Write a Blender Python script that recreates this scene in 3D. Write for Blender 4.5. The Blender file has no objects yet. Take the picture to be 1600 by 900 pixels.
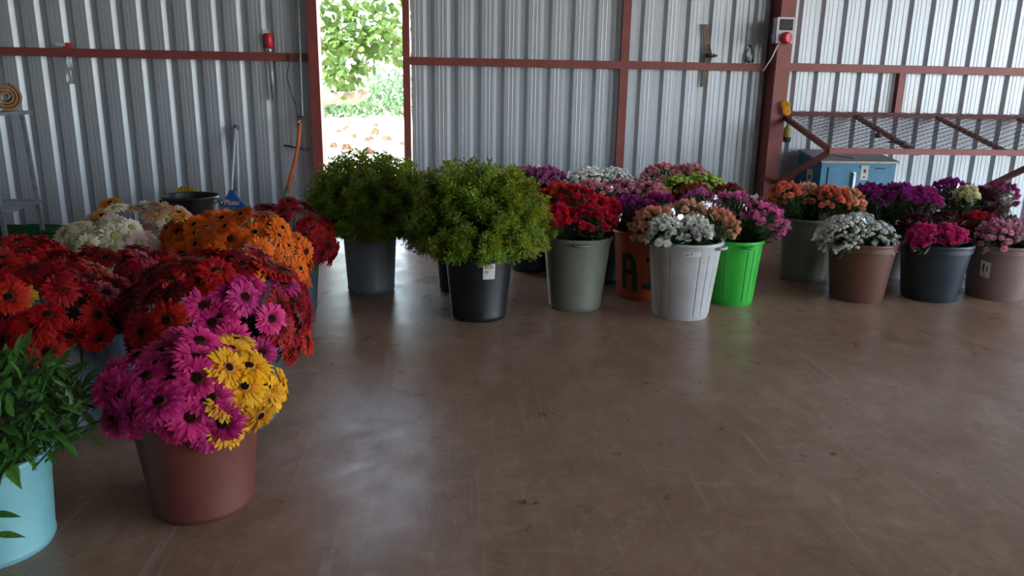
import bpy, math, random
from mathutils import Vector, Matrix, Quaternion
random.seed(11)
R = random.random
def U(a, b): return a + (b - a) * R()
sc = bpy.context.scene
col = sc.collection

# ------------------------------------------------------------------ camera
F_PX, PITCH, ROLL, YAW, EYE = 1180.0, math.radians(14.43), math.radians(1.0), math.radians(4.5), 1.6
fw = Vector((math.sin(YAW) * math.cos(PITCH), math.cos(YAW) * math.cos(PITCH), -math.sin(PITCH)))
r0 = Vector((math.cos(YAW), -math.sin(YAW), 0)); u0 = r0.cross(fw)
rt = r0 * math.cos(ROLL) + u0 * math.sin(ROLL); up = -r0 * math.sin(ROLL) + u0 * math.cos(ROLL)
cd = bpy.data.cameras.new('camera'); cam = bpy.data.objects.new('camera', cd); col.objects.link(cam)
cd.sensor_width = 36; cd.lens = F_PX / 1600 * 36; cd.clip_end = 500
m3 = Matrix((rt, up, -fw)).transposed()
cam.matrix_world = Matrix.Translation((0, 0, EYE)) @ m3.to_4x4()
sc.camera = cam

# ------------------------------------------------------------------ world, sun, exposure
w = bpy.data.worlds.new('world'); sc.world = w; w.use_nodes = True
nt = w.node_tree; bg = nt.nodes['Background']
sky = nt.nodes.new('ShaderNodeTexSky'); sky.sky_type = 'NISHITA'; sky.sun_disc = False
sky.sun_elevation = math.radians(58); sky.sun_rotation = math.radians(230); sky.dust_density = 1.5; sky.ozone_density = 1.5
hz = nt.nodes.new('ShaderNodeHueSaturation'); hz.inputs['Saturation'].default_value = .62   # hazy pale sky
nt.links.new(sky.outputs[0], hz.inputs['Color']); nt.links.new(hz.outputs[0], bg.inputs[0]); bg.inputs[1].default_value = 0.26
sd = bpy.data.lights.new('sun', 'SUN'); sd.energy = 3.2; sd.angle = math.radians(0.6); sd.color = (1, .95, .86)
sun = bpy.data.objects.new('sun', sd); col.objects.link(sun)
sun.rotation_euler = Vector((-.42, -.28, .86)).to_track_quat('Z', 'Y').to_euler()
vs = sc.view_settings; vs.view_transform = 'Standard'; vs.look = 'None'; vs.gamma = 1; vs.use_curve_mapping = False
vs.exposure = 2.95

# portals that guide the sky light through the openings of the shed
def portal(name, loc, rot, sx, sy):
    l = bpy.data.lights.new(name, 'AREA'); l.shape = 'RECTANGLE'; l.size = sx; l.size_y = sy
    l.cycles.is_portal = True
    o = bpy.data.objects.new(name, l); col.objects.link(o); o.location = loc; o.rotation_euler = rot
OPEN_Y0, OPEN_Y1, OPEN_H = -5.5, 6.0, 4.8
FRONT_X0, FRONT_X1 = 9.0, 11.6
portal('daylight_portal', (12.0, (OPEN_Y0 + OPEN_Y1) / 2, OPEN_H / 2), (0, math.radians(90), 0), OPEN_H, OPEN_Y1 - OPEN_Y0)
portal('front_portal', ((FRONT_X0 + FRONT_X1) / 2, -8.2, OPEN_H / 2), (math.radians(90), 0, 0), FRONT_X1 - FRONT_X0, OPEN_H)
portal('doorway_portal', (-1.04, 9.2, 2.0), (math.radians(-90), 0, 0), .94, 3.9)

# ------------------------------------------------------------------ layout helpers
def ray(px, py): return fw + rt * ((px - 800) / F_PX) + up * ((450 - py) / F_PX)
def at(px, py, Y):
    d = ray(px, py); return Vector((0, 0, EYE)) + d * (Y / d.y)
def gnd(px, py, h=0):
    d = ray(px, py); return Vector((0, 0, EYE)) + d * ((h - EYE) / d.z)

# ------------------------------------------------------------------ materials
MATS = {}
class NT:
    def __init__(s, name):
        s.m = bpy.data.materials.new(name); s.m.use_nodes = True
        s.t = s.m.node_tree; s.b = s.t.nodes['Principled BSDF']; s.o = s.t.nodes['Material Output']
    def n(s, t, **k):
        x = s.t.nodes.new(t)
        for a, v in k.items():
            if a.startswith('i_'):
                key = a[2:].replace('_', ' ')
                x.inputs[key].default_value = v
            else: setattr(x, a, v)
        return x
    def l(s, a, b): s.t.links.new(a, b)
    def noise(s, scale, detail=4, rough=.55, vec=None, dist=0):
        x = s.n('ShaderNodeTexNoise'); x.inputs['Scale'].default_value = scale; x.inputs['Detail'].default_value = detail
        x.inputs['Roughness'].default_value = rough; x.inputs['Distortion'].default_value = dist
        if vec: s.l(vec, x.inputs['Vector'])
        return x.outputs['Fac']
    def ramp(s, fac, stops):
        x = s.n('ShaderNodeValToRGB'); e = x.color_ramp.elements
        while len(e) < len(stops): e.new(.5)
        for i, (p, c) in enumerate(stops): e[i].position = p; e[i].color = (*c, 1) if len(c) == 3 else c
        s.l(fac, x.inputs[0]); return x.outputs[0]
    def mapr(s, v, a, b, c, d):
        x = s.n('ShaderNodeMapRange'); s.l(v, x.inputs[0])
        for i, q in enumerate((a, b, c, d)): x.inputs[1 + i].default_value = q
        return x.outputs[0]
    def mix(s, fac, a, b, mode='MIX'):
        x = s.n('ShaderNodeMix', data_type='RGBA', blend_type=mode)
        for sock, v in ((x.inputs[0], fac), (x.inputs[6], a), (x.inputs[7], b)):
            if hasattr(v, 'is_output'): s.l(v, sock)
            else: sock.default_value = v if isinstance(v, float) else (*v, 1)
        return x.outputs[2]
    def vscale(s, vec, sc3):
        x = s.n('ShaderNodeMapping'); s.l(vec, x.inputs[0]); x.inputs['Scale'].default_value = sc3; return x.outputs[0]
    def coord(s, k='Object'): return s.n('ShaderNodeTexCoord').outputs[k]
    def bump(s, h, st, dist=.01):
        x = s.n('ShaderNodeBump'); x.inputs['Strength'].default_value = st; x.inputs['Distance'].default_value = dist
        s.l(h, x.inputs['Height']); s.l(x.outputs[0], s.b.inputs['Normal'])
    def set(s, **k):
        for a, v in k.items():
            i = s.b.inputs[a.replace('_', ' ')]
            if hasattr(v, 'is_output'): s.l(v, i)
            else: i.default_value = (*v, 1) if isinstance(v, tuple) else v

def plain(name, c, rough=.5, metal=0., var=.25, scale=14., spec=.5, bump=0.):
    if name in MATS: return MATS[name]
    g = NT(name); f = g.noise(scale, 5, .6, g.coord())
    a = tuple(min(1, v * (1 + var)) for v in c); b = tuple(v * (1 - var) for v in c)
    g.set(Base_Color=g.ramp(f, [(.3, b), (.7, a)]), Roughness=rough, Metallic=metal, Specular_IOR_Level=spec)
    if bump: g.bump(f, bump)
    MATS[name] = g.m; return g.m

def mat_sheet():
    g = NT('galvanised_sheet'); co = g.coord()
    f1 = g.noise(5, 5, .6, g.vscale(co, (1, 1, .15))); f2 = g.noise(90, 3, .6, co)
    c = g.ramp(f1, [(.25, (.43, .48, .525)), (.75, (.52, .57, .61))])
    oi = g.n('ShaderNodeObjectInfo')
    c = g.mix(g.mapr(oi.outputs['Random'], 0, 1, 0, .25), c, (.62, .65, .67))
    sx = g.n('ShaderNodeSeparateXYZ'); g.l(g.n('ShaderNodeNewGeometry').outputs['Position'], sx.inputs[0])
    rust_n = g.noise(3.2, 6, .7, g.n('ShaderNodeNewGeometry').outputs['Position'])
    rz = g.mapr(sx.outputs['Z'], 1.42, 1.75, 1, 0); rx = g.mapr(sx.outputs['X'], 3.9, 4.3, 0, 1)
    lo = g.mapr(sx.outputs['Z'], 1.36, 1.42, 0, 1)
    def mul(a, b):
        x = g.n('ShaderNodeMath', operation='MULTIPLY'); g.l(a, x.inputs[0]); g.l(b, x.inputs[1]); return x.outputs[0]
    rr = mul(mul(mul(rz, rx), lo), g.mapr(rust_n, .48, .72, 0, .7))
    c = g.mix(rr, c, (.42, .22, .10))
    g.set(Base_Color=c, Metallic=.35, Roughness=g.mapr(f2, .3, .7, .36, .5))
    return g.m

def mat_floor():
    g = NT('polished_screed'); co = g.coord()
    wv = g.vscale(co, (1, 1.0, 1))
    f1 = g.noise(.8, 8, .62, wv, .8); f2 = g.noise(3.6, 10, .7, g.vscale(co, (1, .55, 1)), .5); f3 = g.noise(22, 6, .7, co, .3)
    c1 = g.ramp(f1, [(.3, (.205, .106, .060)), (.5, (.285, .162, .099)), (.7, (.385, .24, .158))])
    c2 = g.mix(g.mapr(f2, .3, .7, 0, 1), c1, (.45, .305, .212))
    c2 = g.mix(g.mapr(f3, .4, .9, 0, .25), c2, (.14, .085, .06))
    c2 = g.mix(g.mapr(g.noise(7, 12, .78, g.vscale(co, (1, .7, 1)), .6), .35, .7, 0, .75), c2, (.20, .112, .068))
    c2 = g.mix(g.mapr(g.noise(11, 12, .8, g.vscale(co, (.6, 1, 1)), .8), .52, .72, 0, .6), c2, (.52, .38, .28))
    # fine scratches at several angles
    h = None
    for k, (ang, scl, th) in enumerate(((.4, 26, .70), (1.5, 22, .715), (2.5, 28, .71))):
        mp = g.n('ShaderNodeMapping'); g.l(co, mp.inputs[0]); mp.inputs['Rotation'].default_value = (0, 0, ang)
        mp.inputs['Scale'].default_value = (scl, .9, 1); 
        n = g.noise(1.0, 3, .5, mp.outputs[0], .5)
        c2 = g.mix(g.mapr(n, th - .06, th + .02, 0, .5), c2, (.42, .33, .28))
    vor = g.n('ShaderNodeTexVoronoi'); vor.inputs['Scale'].default_value = 2.3; g.l(co, vor.inputs['Vector'])
    c2 = g.mix(g.mapr(vor.outputs['Distance'], .008, .014, .8, 0), c2, (.03, .02, .02))
    rough = g.mapr(g.noise(3.0, 8, .62, co, .3), .25, .75, .2, .46)
    g.set(Base_Color=c2, Roughness=rough, Specular_IOR_Level=.42)
    g.bump(f2, .05, .01)
    return g.m

def mat_petal(name, inner, mid, tip, var=.35, trans=.12):
    if name in MATS: return MATS[name]
    g = NT(name); co = g.coord()
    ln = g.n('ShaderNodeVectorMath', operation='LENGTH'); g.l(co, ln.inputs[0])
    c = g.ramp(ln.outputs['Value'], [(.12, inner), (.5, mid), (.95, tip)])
    oi = g.n('ShaderNodeObjectInfo'); hs = g.n('ShaderNodeHueSaturation')
    g.l(g.mapr(oi.outputs['Random'], 0, 1, 1 - var, 1 + var * .6), hs.inputs['Value']); g.l(c, hs.inputs['Color'])
    h2 = g.mapr(oi.outputs['Random'], 0, 1, .495, .508); g.l(h2, hs.inputs['Hue'])
    g.set(Base_Color=hs.outputs[0], Roughness=.55, Specular_IOR_Level=.25)
    g.b.inputs['Subsurface Weight'].default_value = 0
    tr = g.n('ShaderNodeBsdfTranslucent'); g.l(hs.outputs[0], tr.inputs[0])
    mx = g.n('ShaderNodeMixShader'); mx.inputs[0].default_value = trans + .1
    g.l(g.b.outputs[0], mx.inputs[1]); g.l(tr.outputs[0], mx.inputs[2]); g.l(mx.outputs[0], g.o.inputs[0])
    MATS[name] = g.m; return g.m

def mat_leaf(name, a, b, rough=.45, trans=.25, scale=6.):
    if name in MATS: return MATS[name]
    g = NT(name); f = g.noise(scale, 3, .5, g.coord())
    oi = g.n('ShaderNodeObjectInfo'); c = g.ramp(f, [(.3, a), (.7, b)])
    hs = g.n('ShaderNodeHueSaturation'); g.l(c, hs.inputs['Color']); g.l(g.mapr(oi.outputs['Random'], 0, 1, .7, 1.25), hs.inputs['Value'])
    g.set(Base_Color=hs.outputs[0], Roughness=rough, Specular_IOR_Level=.4)
    tr = g.n('ShaderNodeBsdfTranslucent'); g.l(hs.outputs[0], tr.inputs[0])
    mx = g.n('ShaderNodeMixShader'); mx.inputs[0].default_value = trans
    g.l(g.b.outputs[0], mx.inputs[1]); g.l(tr.outputs[0], mx.inputs[2]); g.l(mx.outputs[0], g.o.inputs[0])
    MATS[name] = g.m; return g.m

def mat_film():
    g = NT('clear_film'); lw = g.n('ShaderNodeLayerWeight'); lw.inputs[0].default_value = .35
    gl = g.n('ShaderNodeBsdfGlossy'); gl.inputs['Roughness'].default_value = .12; gl.inputs[0].default_value = (1, 1, 1, 1)
    tp = g.n('ShaderNodeBsdfTransparent'); tp.inputs[0].default_value = (.95, .96, .96, 1)
    mx = g.n('ShaderNodeMixShader'); f = g.mapr(lw.outputs['Fresnel'], 0, 1, .09, .8)
    bp = g.n('ShaderNodeBump'); bp.inputs['Strength'].default_value = .6; bp.inputs['Distance'].default_value = .02
    g.l(g.noise(22, 3, .5, g.coord()), bp.inputs['Height']); g.l(bp.outputs[0], gl.inputs['Normal'])
    g.l(f, mx.inputs[0]); g.l(tp.outputs[0], mx.inputs[1]); g.l(gl.outputs[0], mx.inputs[2]); g.l(mx.outputs[0], g.o.inputs[0])
    return g.m

def mat_glass(name, c, rough=.05):
    g = NT(name); g.set(Base_Color=c, Roughness=rough, Transmission_Weight=1., IOR=1.4); return g.m

SHEET = mat_sheet(); FLOOR = mat_floor(); FILM = mat_film()
RED = plain('red_oxide_paint', (.26, .062, .052), .5, 0, .18, 5)
DARKSTEEL = plain('dark_steel', (.05, .05, .055), .5, .5)
STEEL = plain('grey_steel', (.34, .36, .38), .45, .6)
WHITE = plain('white_plastic', (.72, .73, .74), .4, 0, .06)
BLACKP = plain('black_plastic', (.014, .015, .018), .38, 0, .4, 9)
STEM = mat_leaf('stem_green', (.05, .11, .03), (.09, .17, .05), .5, .05)

# ------------------------------------------------------------------ mesh helpers
class MB:
    def __init__(s): s.v = []; s.f = []; s.mi = []
    def add(s, v, f, mi=0):
        o = len(s.v); s.v += [tuple(x) for x in v]; s.f += [tuple(i + o for i in q) for q in f]; s.mi += [mi] * len(f)
    def box(s, a, b, mi=0, M=None):
        x0, y0, z0 = a; x1, y1, z1 = b
        v = [Vector(p) for p in ((x0,y0,z0),(x1,y0,z0),(x1,y1,z0),(x0,y1,z0),(x0,y0,z1),(x1,y0,z1),(x1,y1,z1),(x0,y1,z1))]
        if M: v = [M @ p for p in v]
        s.add(v, [(0,3,2,1),(4,5,6,7),(0,1,5,4),(1,2,6,5),(2,3,7,6),(3,0,4,7)], mi)
    def bar(s, p, q, wd, ht, mi=0, upv=(0, 0, 1)):
        p = Vector(p); q = Vector(q); d = (q - p); L = d.length; d.normalize()
        x = d.cross(Vector(upv)); x = x.normalized() if x.length > 1e-4 else Vector((1, 0, 0)); z = x.cross(d)
        M = Matrix((x, d, z)).transposed().to_4x4(); M.translation = p
        s.box((-wd / 2, 0, -ht / 2), (wd / 2, L, ht / 2), mi, M)
    def tube(s, pts, r, n=8, mi=0, cap=True):
        pts = [Vector(p) for p in pts]; k = len(pts); rs = r if isinstance(r, (list, tuple)) else [r] * k
        v = []; f = []; ref = None
        for i, p in enumerate(pts):
            d = (pts[min(i + 1, k - 1)] - pts[max(i - 1, 0)]).normalized()
            if ref is None: ref = d.orthogonal().normalized()
            a = (ref - d * ref.dot(d)); a = a.normalized() if a.length > 1e-5 else d.orthogonal().normalized(); ref = a
            b = d.cross(a)
            for j in range(n):
                t = 2 * math.pi * j / n; v.append(p + (a * math.cos(t) + b * math.sin(t)) * rs[i])
        for i in range(k - 1):
            for j in range(n):
                j2 = (j + 1) % n; f.append((i*n+j, i*n+j2, (i+1)*n+j2, (i+1)*n+j))
        if cap: f.append(tuple(range(n - 1, -1, -1))); f.append(tuple((k-1)*n + j for j in range(n)))
        s.add(v, f, mi)
    def lathe(s, prof, n=40, mi=0, M=None, radf=None):
        v = []; f = []; k = len(prof)
        for i, (r, z) in enumerate(prof):
            for j in range(n):
                t = 2 * math.pi * j / n; rr = r if radf is None else radf(r, z, t)
                p = Vector((rr * math.cos(t), rr * math.sin(t), z)); v.append(M @ p if M else p)
        for i in range(k - 1):
            for j in range(n):
                j2 = (j + 1) % n; f.append((i*n+j, i*n+j2, (i+1)*n+j2, (i+1)*n+j))
        s.add(v, f, mi)
    def mesh(s, name, mats, smooth=False):
        me = bpy.data.meshes.new(name); me.from_pydata(s.v, [], s.f)
        mats = mats if isinstance(mats, (list, tuple)) else [mats]
        for m in mats: me.materials.append(m)
        if len(mats) > 1: me.polygons.foreach_set('material_index', s.mi)
        if smooth:
            me.polygons.foreach_set('use_smooth', [True] * len(me.polygons))
        me.update(); return me
    def build(s, name, mats, parent=None, smooth=False, loc=None):
        return link(name, s.mesh(name, mats, smooth), parent, loc)
def link(name, me, parent=None, loc=None):
    o = bpy.data.objects.new(name, me); col.objects.link(o)
    if parent: o.parent = parent
    if loc is not None: o.location = loc
    return o
def sharp(o, ang=35):
    me = o.data
    me.set_sharp_from_angle(angle=math.radians(ang)); return o
def tag(o, label=None, cat=None, group=None, kind=None):
    if label: o['label'] = label
    if cat: o['category'] = cat
    if group: o['group'] = group
    if kind: o['kind'] = kind
    return o
def empty(name, loc=(0, 0, 0), label=None, cat=None, group=None):
    o = bpy.data.objects.new(name, None); col.objects.link(o); o.location = loc; o.empty_display_size = .05
    return tag(o, label, cat, group)
def struct(o): o['kind'] = 'structure'; return o

# ------------------------------------------------------------------ the shed
WY = 9.07
m = MB(); m.box((-7.2, -8.2, -.2), (12.1, 9.3, 0)); struct(m.build('floor', FLOOR))
m = MB(); m.box((-7.4, -8.4, 5.2), (12.6, 9.4, 5.26)); struct(m.build('ceiling', plain('roof_sheet', (.34, .36, .38), .5, .2)))
m = MB(); m.box((-7.3, -8.3, 0), (-7.2, 9.3, 5.2)); struct(m.build('wall_left', plain('side_sheet', (.36, .38, .4), .5, .2)))
m = MB(); m.box((-7.3, -8.3, 0), (FRONT_X0, -8.2, 5.2)); m.box((FRONT_X1, -8.3, 0), (12.1, -8.2, 5.2)); m.box((FRONT_X0, -8.3, OPEN_H), (FRONT_X1, -8.2, 5.2)); struct(m.build('wall_front', MATS['side_sheet']))
m = MB(); m.box((12, OPEN_Y1, 0), (12.1, 9.3, 5.2)); m.box((12, -8.2, 0), (12.1, OPEN_Y0, 5.2)); m.box((12, OPEN_Y0, OPEN_H), (12.1, OPEN_Y1, 5.2))
struct(m.build('wall_right', MATS['side_sheet']))
# corrugated back wall, one object per roll-formed sheet
PIT = .268
prof = [(0, 0), (.040, 0), (.047, -.0022), (.054, 0), (.084, 0), (.091, -.0022), (.098, 0), (.140, 0), (.180, .042), (.232, .042), (.268, 0)]
def sheet_mesh(n, z0, z1, name):
    pts = []
    for k in range(n): pts += [(x + k * PIT, y) for x, y in prof[:-1]]
    pts.append((n * PIT, 0)); b = MB(); c = len(pts)
    b.add([(x, y, z0) for x, y in pts] + [(x, y, z1) for x, y in pts], [(i, i + 1, c + i + 1, c + i) for i in range(c - 1)])
    return b.mesh(name, SHEET)
wall = struct(empty('wall_back', (0, WY, 0)))
sm = sheet_mesh(3, 0.0, 5.2, 'sheet')
for k in range(1, 8): link('sheet', sm, wall, (-1.740 - k * 3 * PIT, 0, 0))
for k in range(16): link('sheet', sm, wall, (-.488 + k * 3 * PIT, 0, 0))
ow = sheet_mesh(5, 3.95, 5.2, 'sheet_over_door'); link('sheet', ow, wall, (-1.79, .002, 0))
m = MB(); m.box((-1.745, -.004, 0), (-1.56, .0, 5.2)); m.build('jamb_flashing', SHEET, wall)
# steel frame
n_tr = [0]
def trim(boxes, label=None):
    n_tr[0] += 1; m = MB()
    for a, b in boxes: m.box(a, b)
    o = struct(m.build('trim_%d' % n_tr[0], RED)); return o
fr = WY - .065
trim([((-1.617, WY - .14, 0), (-1.505, WY + .06, 5.2))])                  # left door post
trim([((-.579, WY - .07, 0), (-.500, WY + .06, 5.2))])                    # right door post
trim([((-1.505, WY - .07, 3.9), (-.579, WY + .06, 4.0))])                 # door head
trim([((1.925, fr, 0), (2.022, WY - .004, 5.2))])                         # mid post
trim([((3.70, WY - .25, 0), (3.872, WY - .004, 5.2))])                    # main column
trim([((-7.2, fr, 1.912), (-1.617, WY - .006, 1.999))])
trim([((-.5, fr, 1.90), (1.925, WY - .006, 1.985))])
trim([((2.022, fr, 1.905), (3.70, WY - .006, 1.99))])
trim([((3.872, fr, 1.915), (12, WY - .006, 2.005))])
trim([((5.30, fr - .02, 1.44), (5.385, WY - .006, 1.915))])               # short strut above the rack
trim([((-.58, WY - .02, 0), (.6, WY - .006, .09))])                       # kick angle beside the door

# ------------------------------------------------------------------ outside
def gz(x, y): return -.05 + max(0, min(y, 34) - 11.5) * .062
m = MB(); nx, ny = 60, 70; X = [-60 + 140 * i / nx for i in range(nx + 1)]; Y = [-50 + 170 * (j / ny) for j in range(ny + 1)]
v = [(x, y, gz(x, y) + (.03 * math.sin(x * 3.1 + y) if y > 11 else 0)) for y in Y for x in X]
m.add(v, [(j*(nx+1)+i, j*(nx+1)+i+1, (j+1)*(nx+1)+i+1, (j+1)*(nx+1)+i) for j in range(ny) for i in range(nx)])
g = NT('pale_sandy_soil'); f = g.noise(1.3, 8, .65, g.coord())
g.set(Base_Color=g.ramp(f, [(.35, (.46, .37, .28)), (.6, (.60, .52, .43))]), Roughness=.9)
struct(m.build('ground', g.m, smooth=True))

LEAFG = mat_leaf('tree_leaf', (.05, .13, .02), (.16, .26, .05), .4, .45, 3)
def leaf_quad(b, p, d, n, L, W, mi=0):
    d = d.normalized(); s = d.cross(n).normalized(); 
    b.add([p, p + d * L * .35 + s * W / 2, p + d * L * .7 + s * W * .4 - n * L * .05, p + d * L - n * L * .12, p + d * L * .7 - s * W * .4 - n * L * .05, p + d * L * .35 - s * W / 2],
          [(0, 1, 5), (1, 2, 4, 5), (2, 3, 4)], mi)
def rdir():
    while 1:
        v = Vector((U(-1, 1), U(-1, 1), U(-1, 1)))
        if .1 < v.length < 1: return v.normalized()
tree = empty('broadleaf_tree', (-4.9, 15.4, gz(0, 15.4)), 'leafy green tree outside the doorway with hanging branches', 'tree')
BARK = plain('bark', (.36, .30, .24), .85, 0, .35, 12, .2, .3)
tz = tree.location
m = MB(); m.tube([(0, 0, -.1), (.1, .1, 1.3), (.0, .1, 2.6), (.3, 0, 4.2)], [.24, .2, .17, .1], 12); m.build('trunk', BARK, tree, True)
branches = [[(.05, .1, 2.2), (1.0, .1, 2.9), (2.1, .1, 3.0), (3.2, .1, 2.75)], [(0, .1, 2.6), (.9, -.2, 3.6), (2.2, -.3, 3.9), (3.6, 0, 3.6)],
            [(.2, 0, 3.8), (.8, .6, 4.6), (1.9, .7, 5.0)], [(.2, 0, 3.6), (-.8, .3, 4.4), (-1.8, .3, 4.6)], [(0, .1, 2.4), (-.8, -.5, 3.3), (-1.6, -.8, 3.6)],
            [(.9, .1, 2.85), (1.5, -.1, 2.4), (1.9, -.1, 1.7)]]
for b in branches:
    m = MB(); m.tube(b, [.08 - .06 * i / (len(b) - 1) for i in range(len(b))], 8); m.build('branch', BARK, tree, True)
lim = MB(); a = at(470, 152, 15.0) - tz; b2 = at(560, 151, 15.0) - tz; e = at(575, 143, 15.0) - tz
lim.tube([(0.05, 0.05, a.z - .1), a, (a + b2) / 2 + Vector((0, 0, -.02)), b2, e], [.15, .13, .12, .11, .09], 12); lim.build('limb', plain('pale_limb', (.30, .22, .16), .85, 0, .4, 10), tree, True)
fo = MB()
def cluster(b, c, rad, n, L0, L1):
    for _ in range(n):
        q = Vector(c) + Vector((random.gauss(0, rad[0]), random.gauss(0, rad[1]), random.gauss(0, rad[2])))
        d = (rdir() + Vector((0, 0, -.5))).normalized(); nn = (rdir() + Vector((0, 0, .9))).normalized()
        L = U(L0, L1); leaf_quad(b, q, d, nn, L, L * U(.45, .6))
for px, py, rx, rz, n in [(520, 20, .35, .35, 150), (560, 40, .32, .3, 150), (600, 10, .3, .28, 110), (530, 75, .28, .22, 110), (565, 75, .2, .16, 60), (612, 60, .13, .2, 60), (595, 45, .22, .12, 50),
                          (515, 110, .12, .15, 50), (545, 112, .14, .1, 50), (538, 130, .09, .07, 30), (600, 75, .1, .1, 30), (625, 85, .07, .12, 30), (640, 30, .2, .4, 60), (500, 60, .3, .5, 150)]:
    cluster(fo, at(px, py, 15.2) - tz, (rx, .45, rz), n, .13, .26)
for c in ((-1.4, 0, 4.3), (.2, .2, 5.2), (1.9, .2, 5.2), (3.2, .2, 4.5), (-1.2, -.5, 3.6), (.9, -.4, 4.4)): cluster(fo, c, (.7, .7, .5), 320, .13, .26)
tag(fo.build('foliage', LEAFG, tree), kind='stuff')
# scrub bank
sb = MB(); BUSH = mat_leaf('scrub_leaf', (.05, .12, .05), (.14, .23, .11), .6, .3, 2)
for _ in range(9000):
    x = U(-14, 2); y = 24.5 + abs(random.gauss(0, 2.4)) ; h = (.55 + .35 * math.sin(x * .9 + y * .3) + .25 * math.sin(x * 2.3 + 1)) * min(1, .35 + (y - 24.5) * .55) + .25
    p = Vector((x, y, gz(x, y) + U(0, max(.2, h * 1.5)))); L = U(.14, .3)
    leaf_quad(sb, p, (rdir() + Vector((0, 0, .6))), rdir(), L, L * .4)
tag(sb.build('scrub_bank', BUSH), 'grey green scrub covering the bank beyond the pale track', 'scrub', kind='stuff')
# dry leaves / clods lying on the track
dl = [plain('dry_leaf', (.13, .045, .018), .8, 0, .4, 8), plain('clod', (.12, .055, .025), .95, 0, .3, 8)]
for i in range(30):
    px, py = random.choice([(U(535, 548), U(190, 208)), (U(548, 590), U(205, 222)), (U(510, 530), U(200, 208)), (U(575, 592), U(195, 208)), (U(512, 632), U(205, 240)), (U(600, 632), U(203, 225))])
    d = ray(px, py); t = 12.
    for _ in range(400):
        P = Vector((0, 0, EYE)) + d * t
        if P.z <= gz(P.x, P.y): break
        t += .05
    s = U(.07, .17); m = MB()
    M = Matrix.Rotation(U(0, 6.28), 4, 'Z')
    seg = 7; ring = [(s * U(.6, 1.1) * math.cos(6.283 * k / seg), s * U(.35, .8) * math.sin(6.283 * k / seg)) for k in range(seg)]
    m.add([M @ Vector((x, y, U(-.02, .02))) for x, y in ring] + [M @ Vector((x * .6, y * .6, s * U(.35, .8))) for x, y in ring] + [Vector((0, 0, s * U(.3, .7)))],
          [(k, (k + 1) % seg, seg + (k + 1) % seg, seg + k) for k in range(seg)] + [(seg + k, seg + (k + 1) % seg, 2 * seg) for k in range(seg)])
    o = m.build('soil_clod', dl[i % 2]); o.location = (P.x, P.y, gz(P.x, P.y))
    tag(o, 'rust brown clod lying on the sunlit track outside the doorway', 'clod', 'clods on the track outside')
# pale blue implement frame far behind the scrub
fm = empty('implement_frame', (0, 0, 0), 'pale blue steel frame standing behind the scrub bank', 'frame'); BLUEF = plain('faded_blue_paint', (.18, .27, .42), .5)
YF = 33
def q(px, py): return at(px, py, YF)
gb = gz(0, YF)
for a, b, r in [((568, 97), (640, 100), .035), ((582, 98), (592, 112), .035), ((593, 98), (584, 112), .035), ((590, 110), (632, 101), .03), ((580, 112), (606, 111), .05), ((577, 78), (571, 112), .015)]:
    m = MB(); p0, p1 = q(*a), q(*b); m.tube([p0, p1], r, 8); m.build('frame_bar', BLUEF, fm)
for px in (582, 606, 636):
    m = MB(); p = q(px, 104); m.tube([(p.x, p.y, gb - .1), p], .05, 8); m.build('leg', BLUEF, fm)

# ------------------------------------------------------------------ buckets
def cone_pt(rb, rt_, h, a, z, off): 
    r = rb + (rt_ - rb) * z / h + off; return Vector((r * math.cos(a), r * math.sin(a), z))
def patch(rb, rt_, h, a0, a1, z0, z1, off, n=6, shear=0):
    b = MB(); v = []; 
    for i in range(n + 1):
        a = a0 + (a1 - a0) * i / n; dz = shear * (i / n - .5); v += [cone_pt(rb, rt_, h, a, z0 + dz, off), cone_pt(rb, rt_, h, a, z1 + dz, off)]
    b.add(v, [(2*i, 2*i+2, 2*i+3, 2*i+1) for i in range(n)]); return b
def stroke(b, rb, rt_, h, pts, wd, off):
    for (x0, z0), (x1, z1) in zip(pts, pts[1:]):
        L = math.hypot(x1 - x0, z1 - z0); ux, uz = (x1 - x0) / L, (z1 - z0) / L; nx_, nz = -uz * wd / 2, ux * wd / 2; k = max(2, int(L / .02)); v = []
        for i in range(k + 1):
            t = (-wd * .3 + (L + wd * .6) * i / k)
            for s in (1, -1):
                x, z = x0 + ux * t + s * nx_, z0 + uz * t + s * nz
                rr = rb + (rt_ - rb) * z / h; v.append(cone_pt(rb, rt_, h, x / rr, z, off))
        b.add(v, [(2*i, 2*i+1, 2*i+3, 2*i+2) for i in range(k)])
BKT = {}
CAMDIR = lambda x, y: math.atan2(-y, -x)
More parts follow.
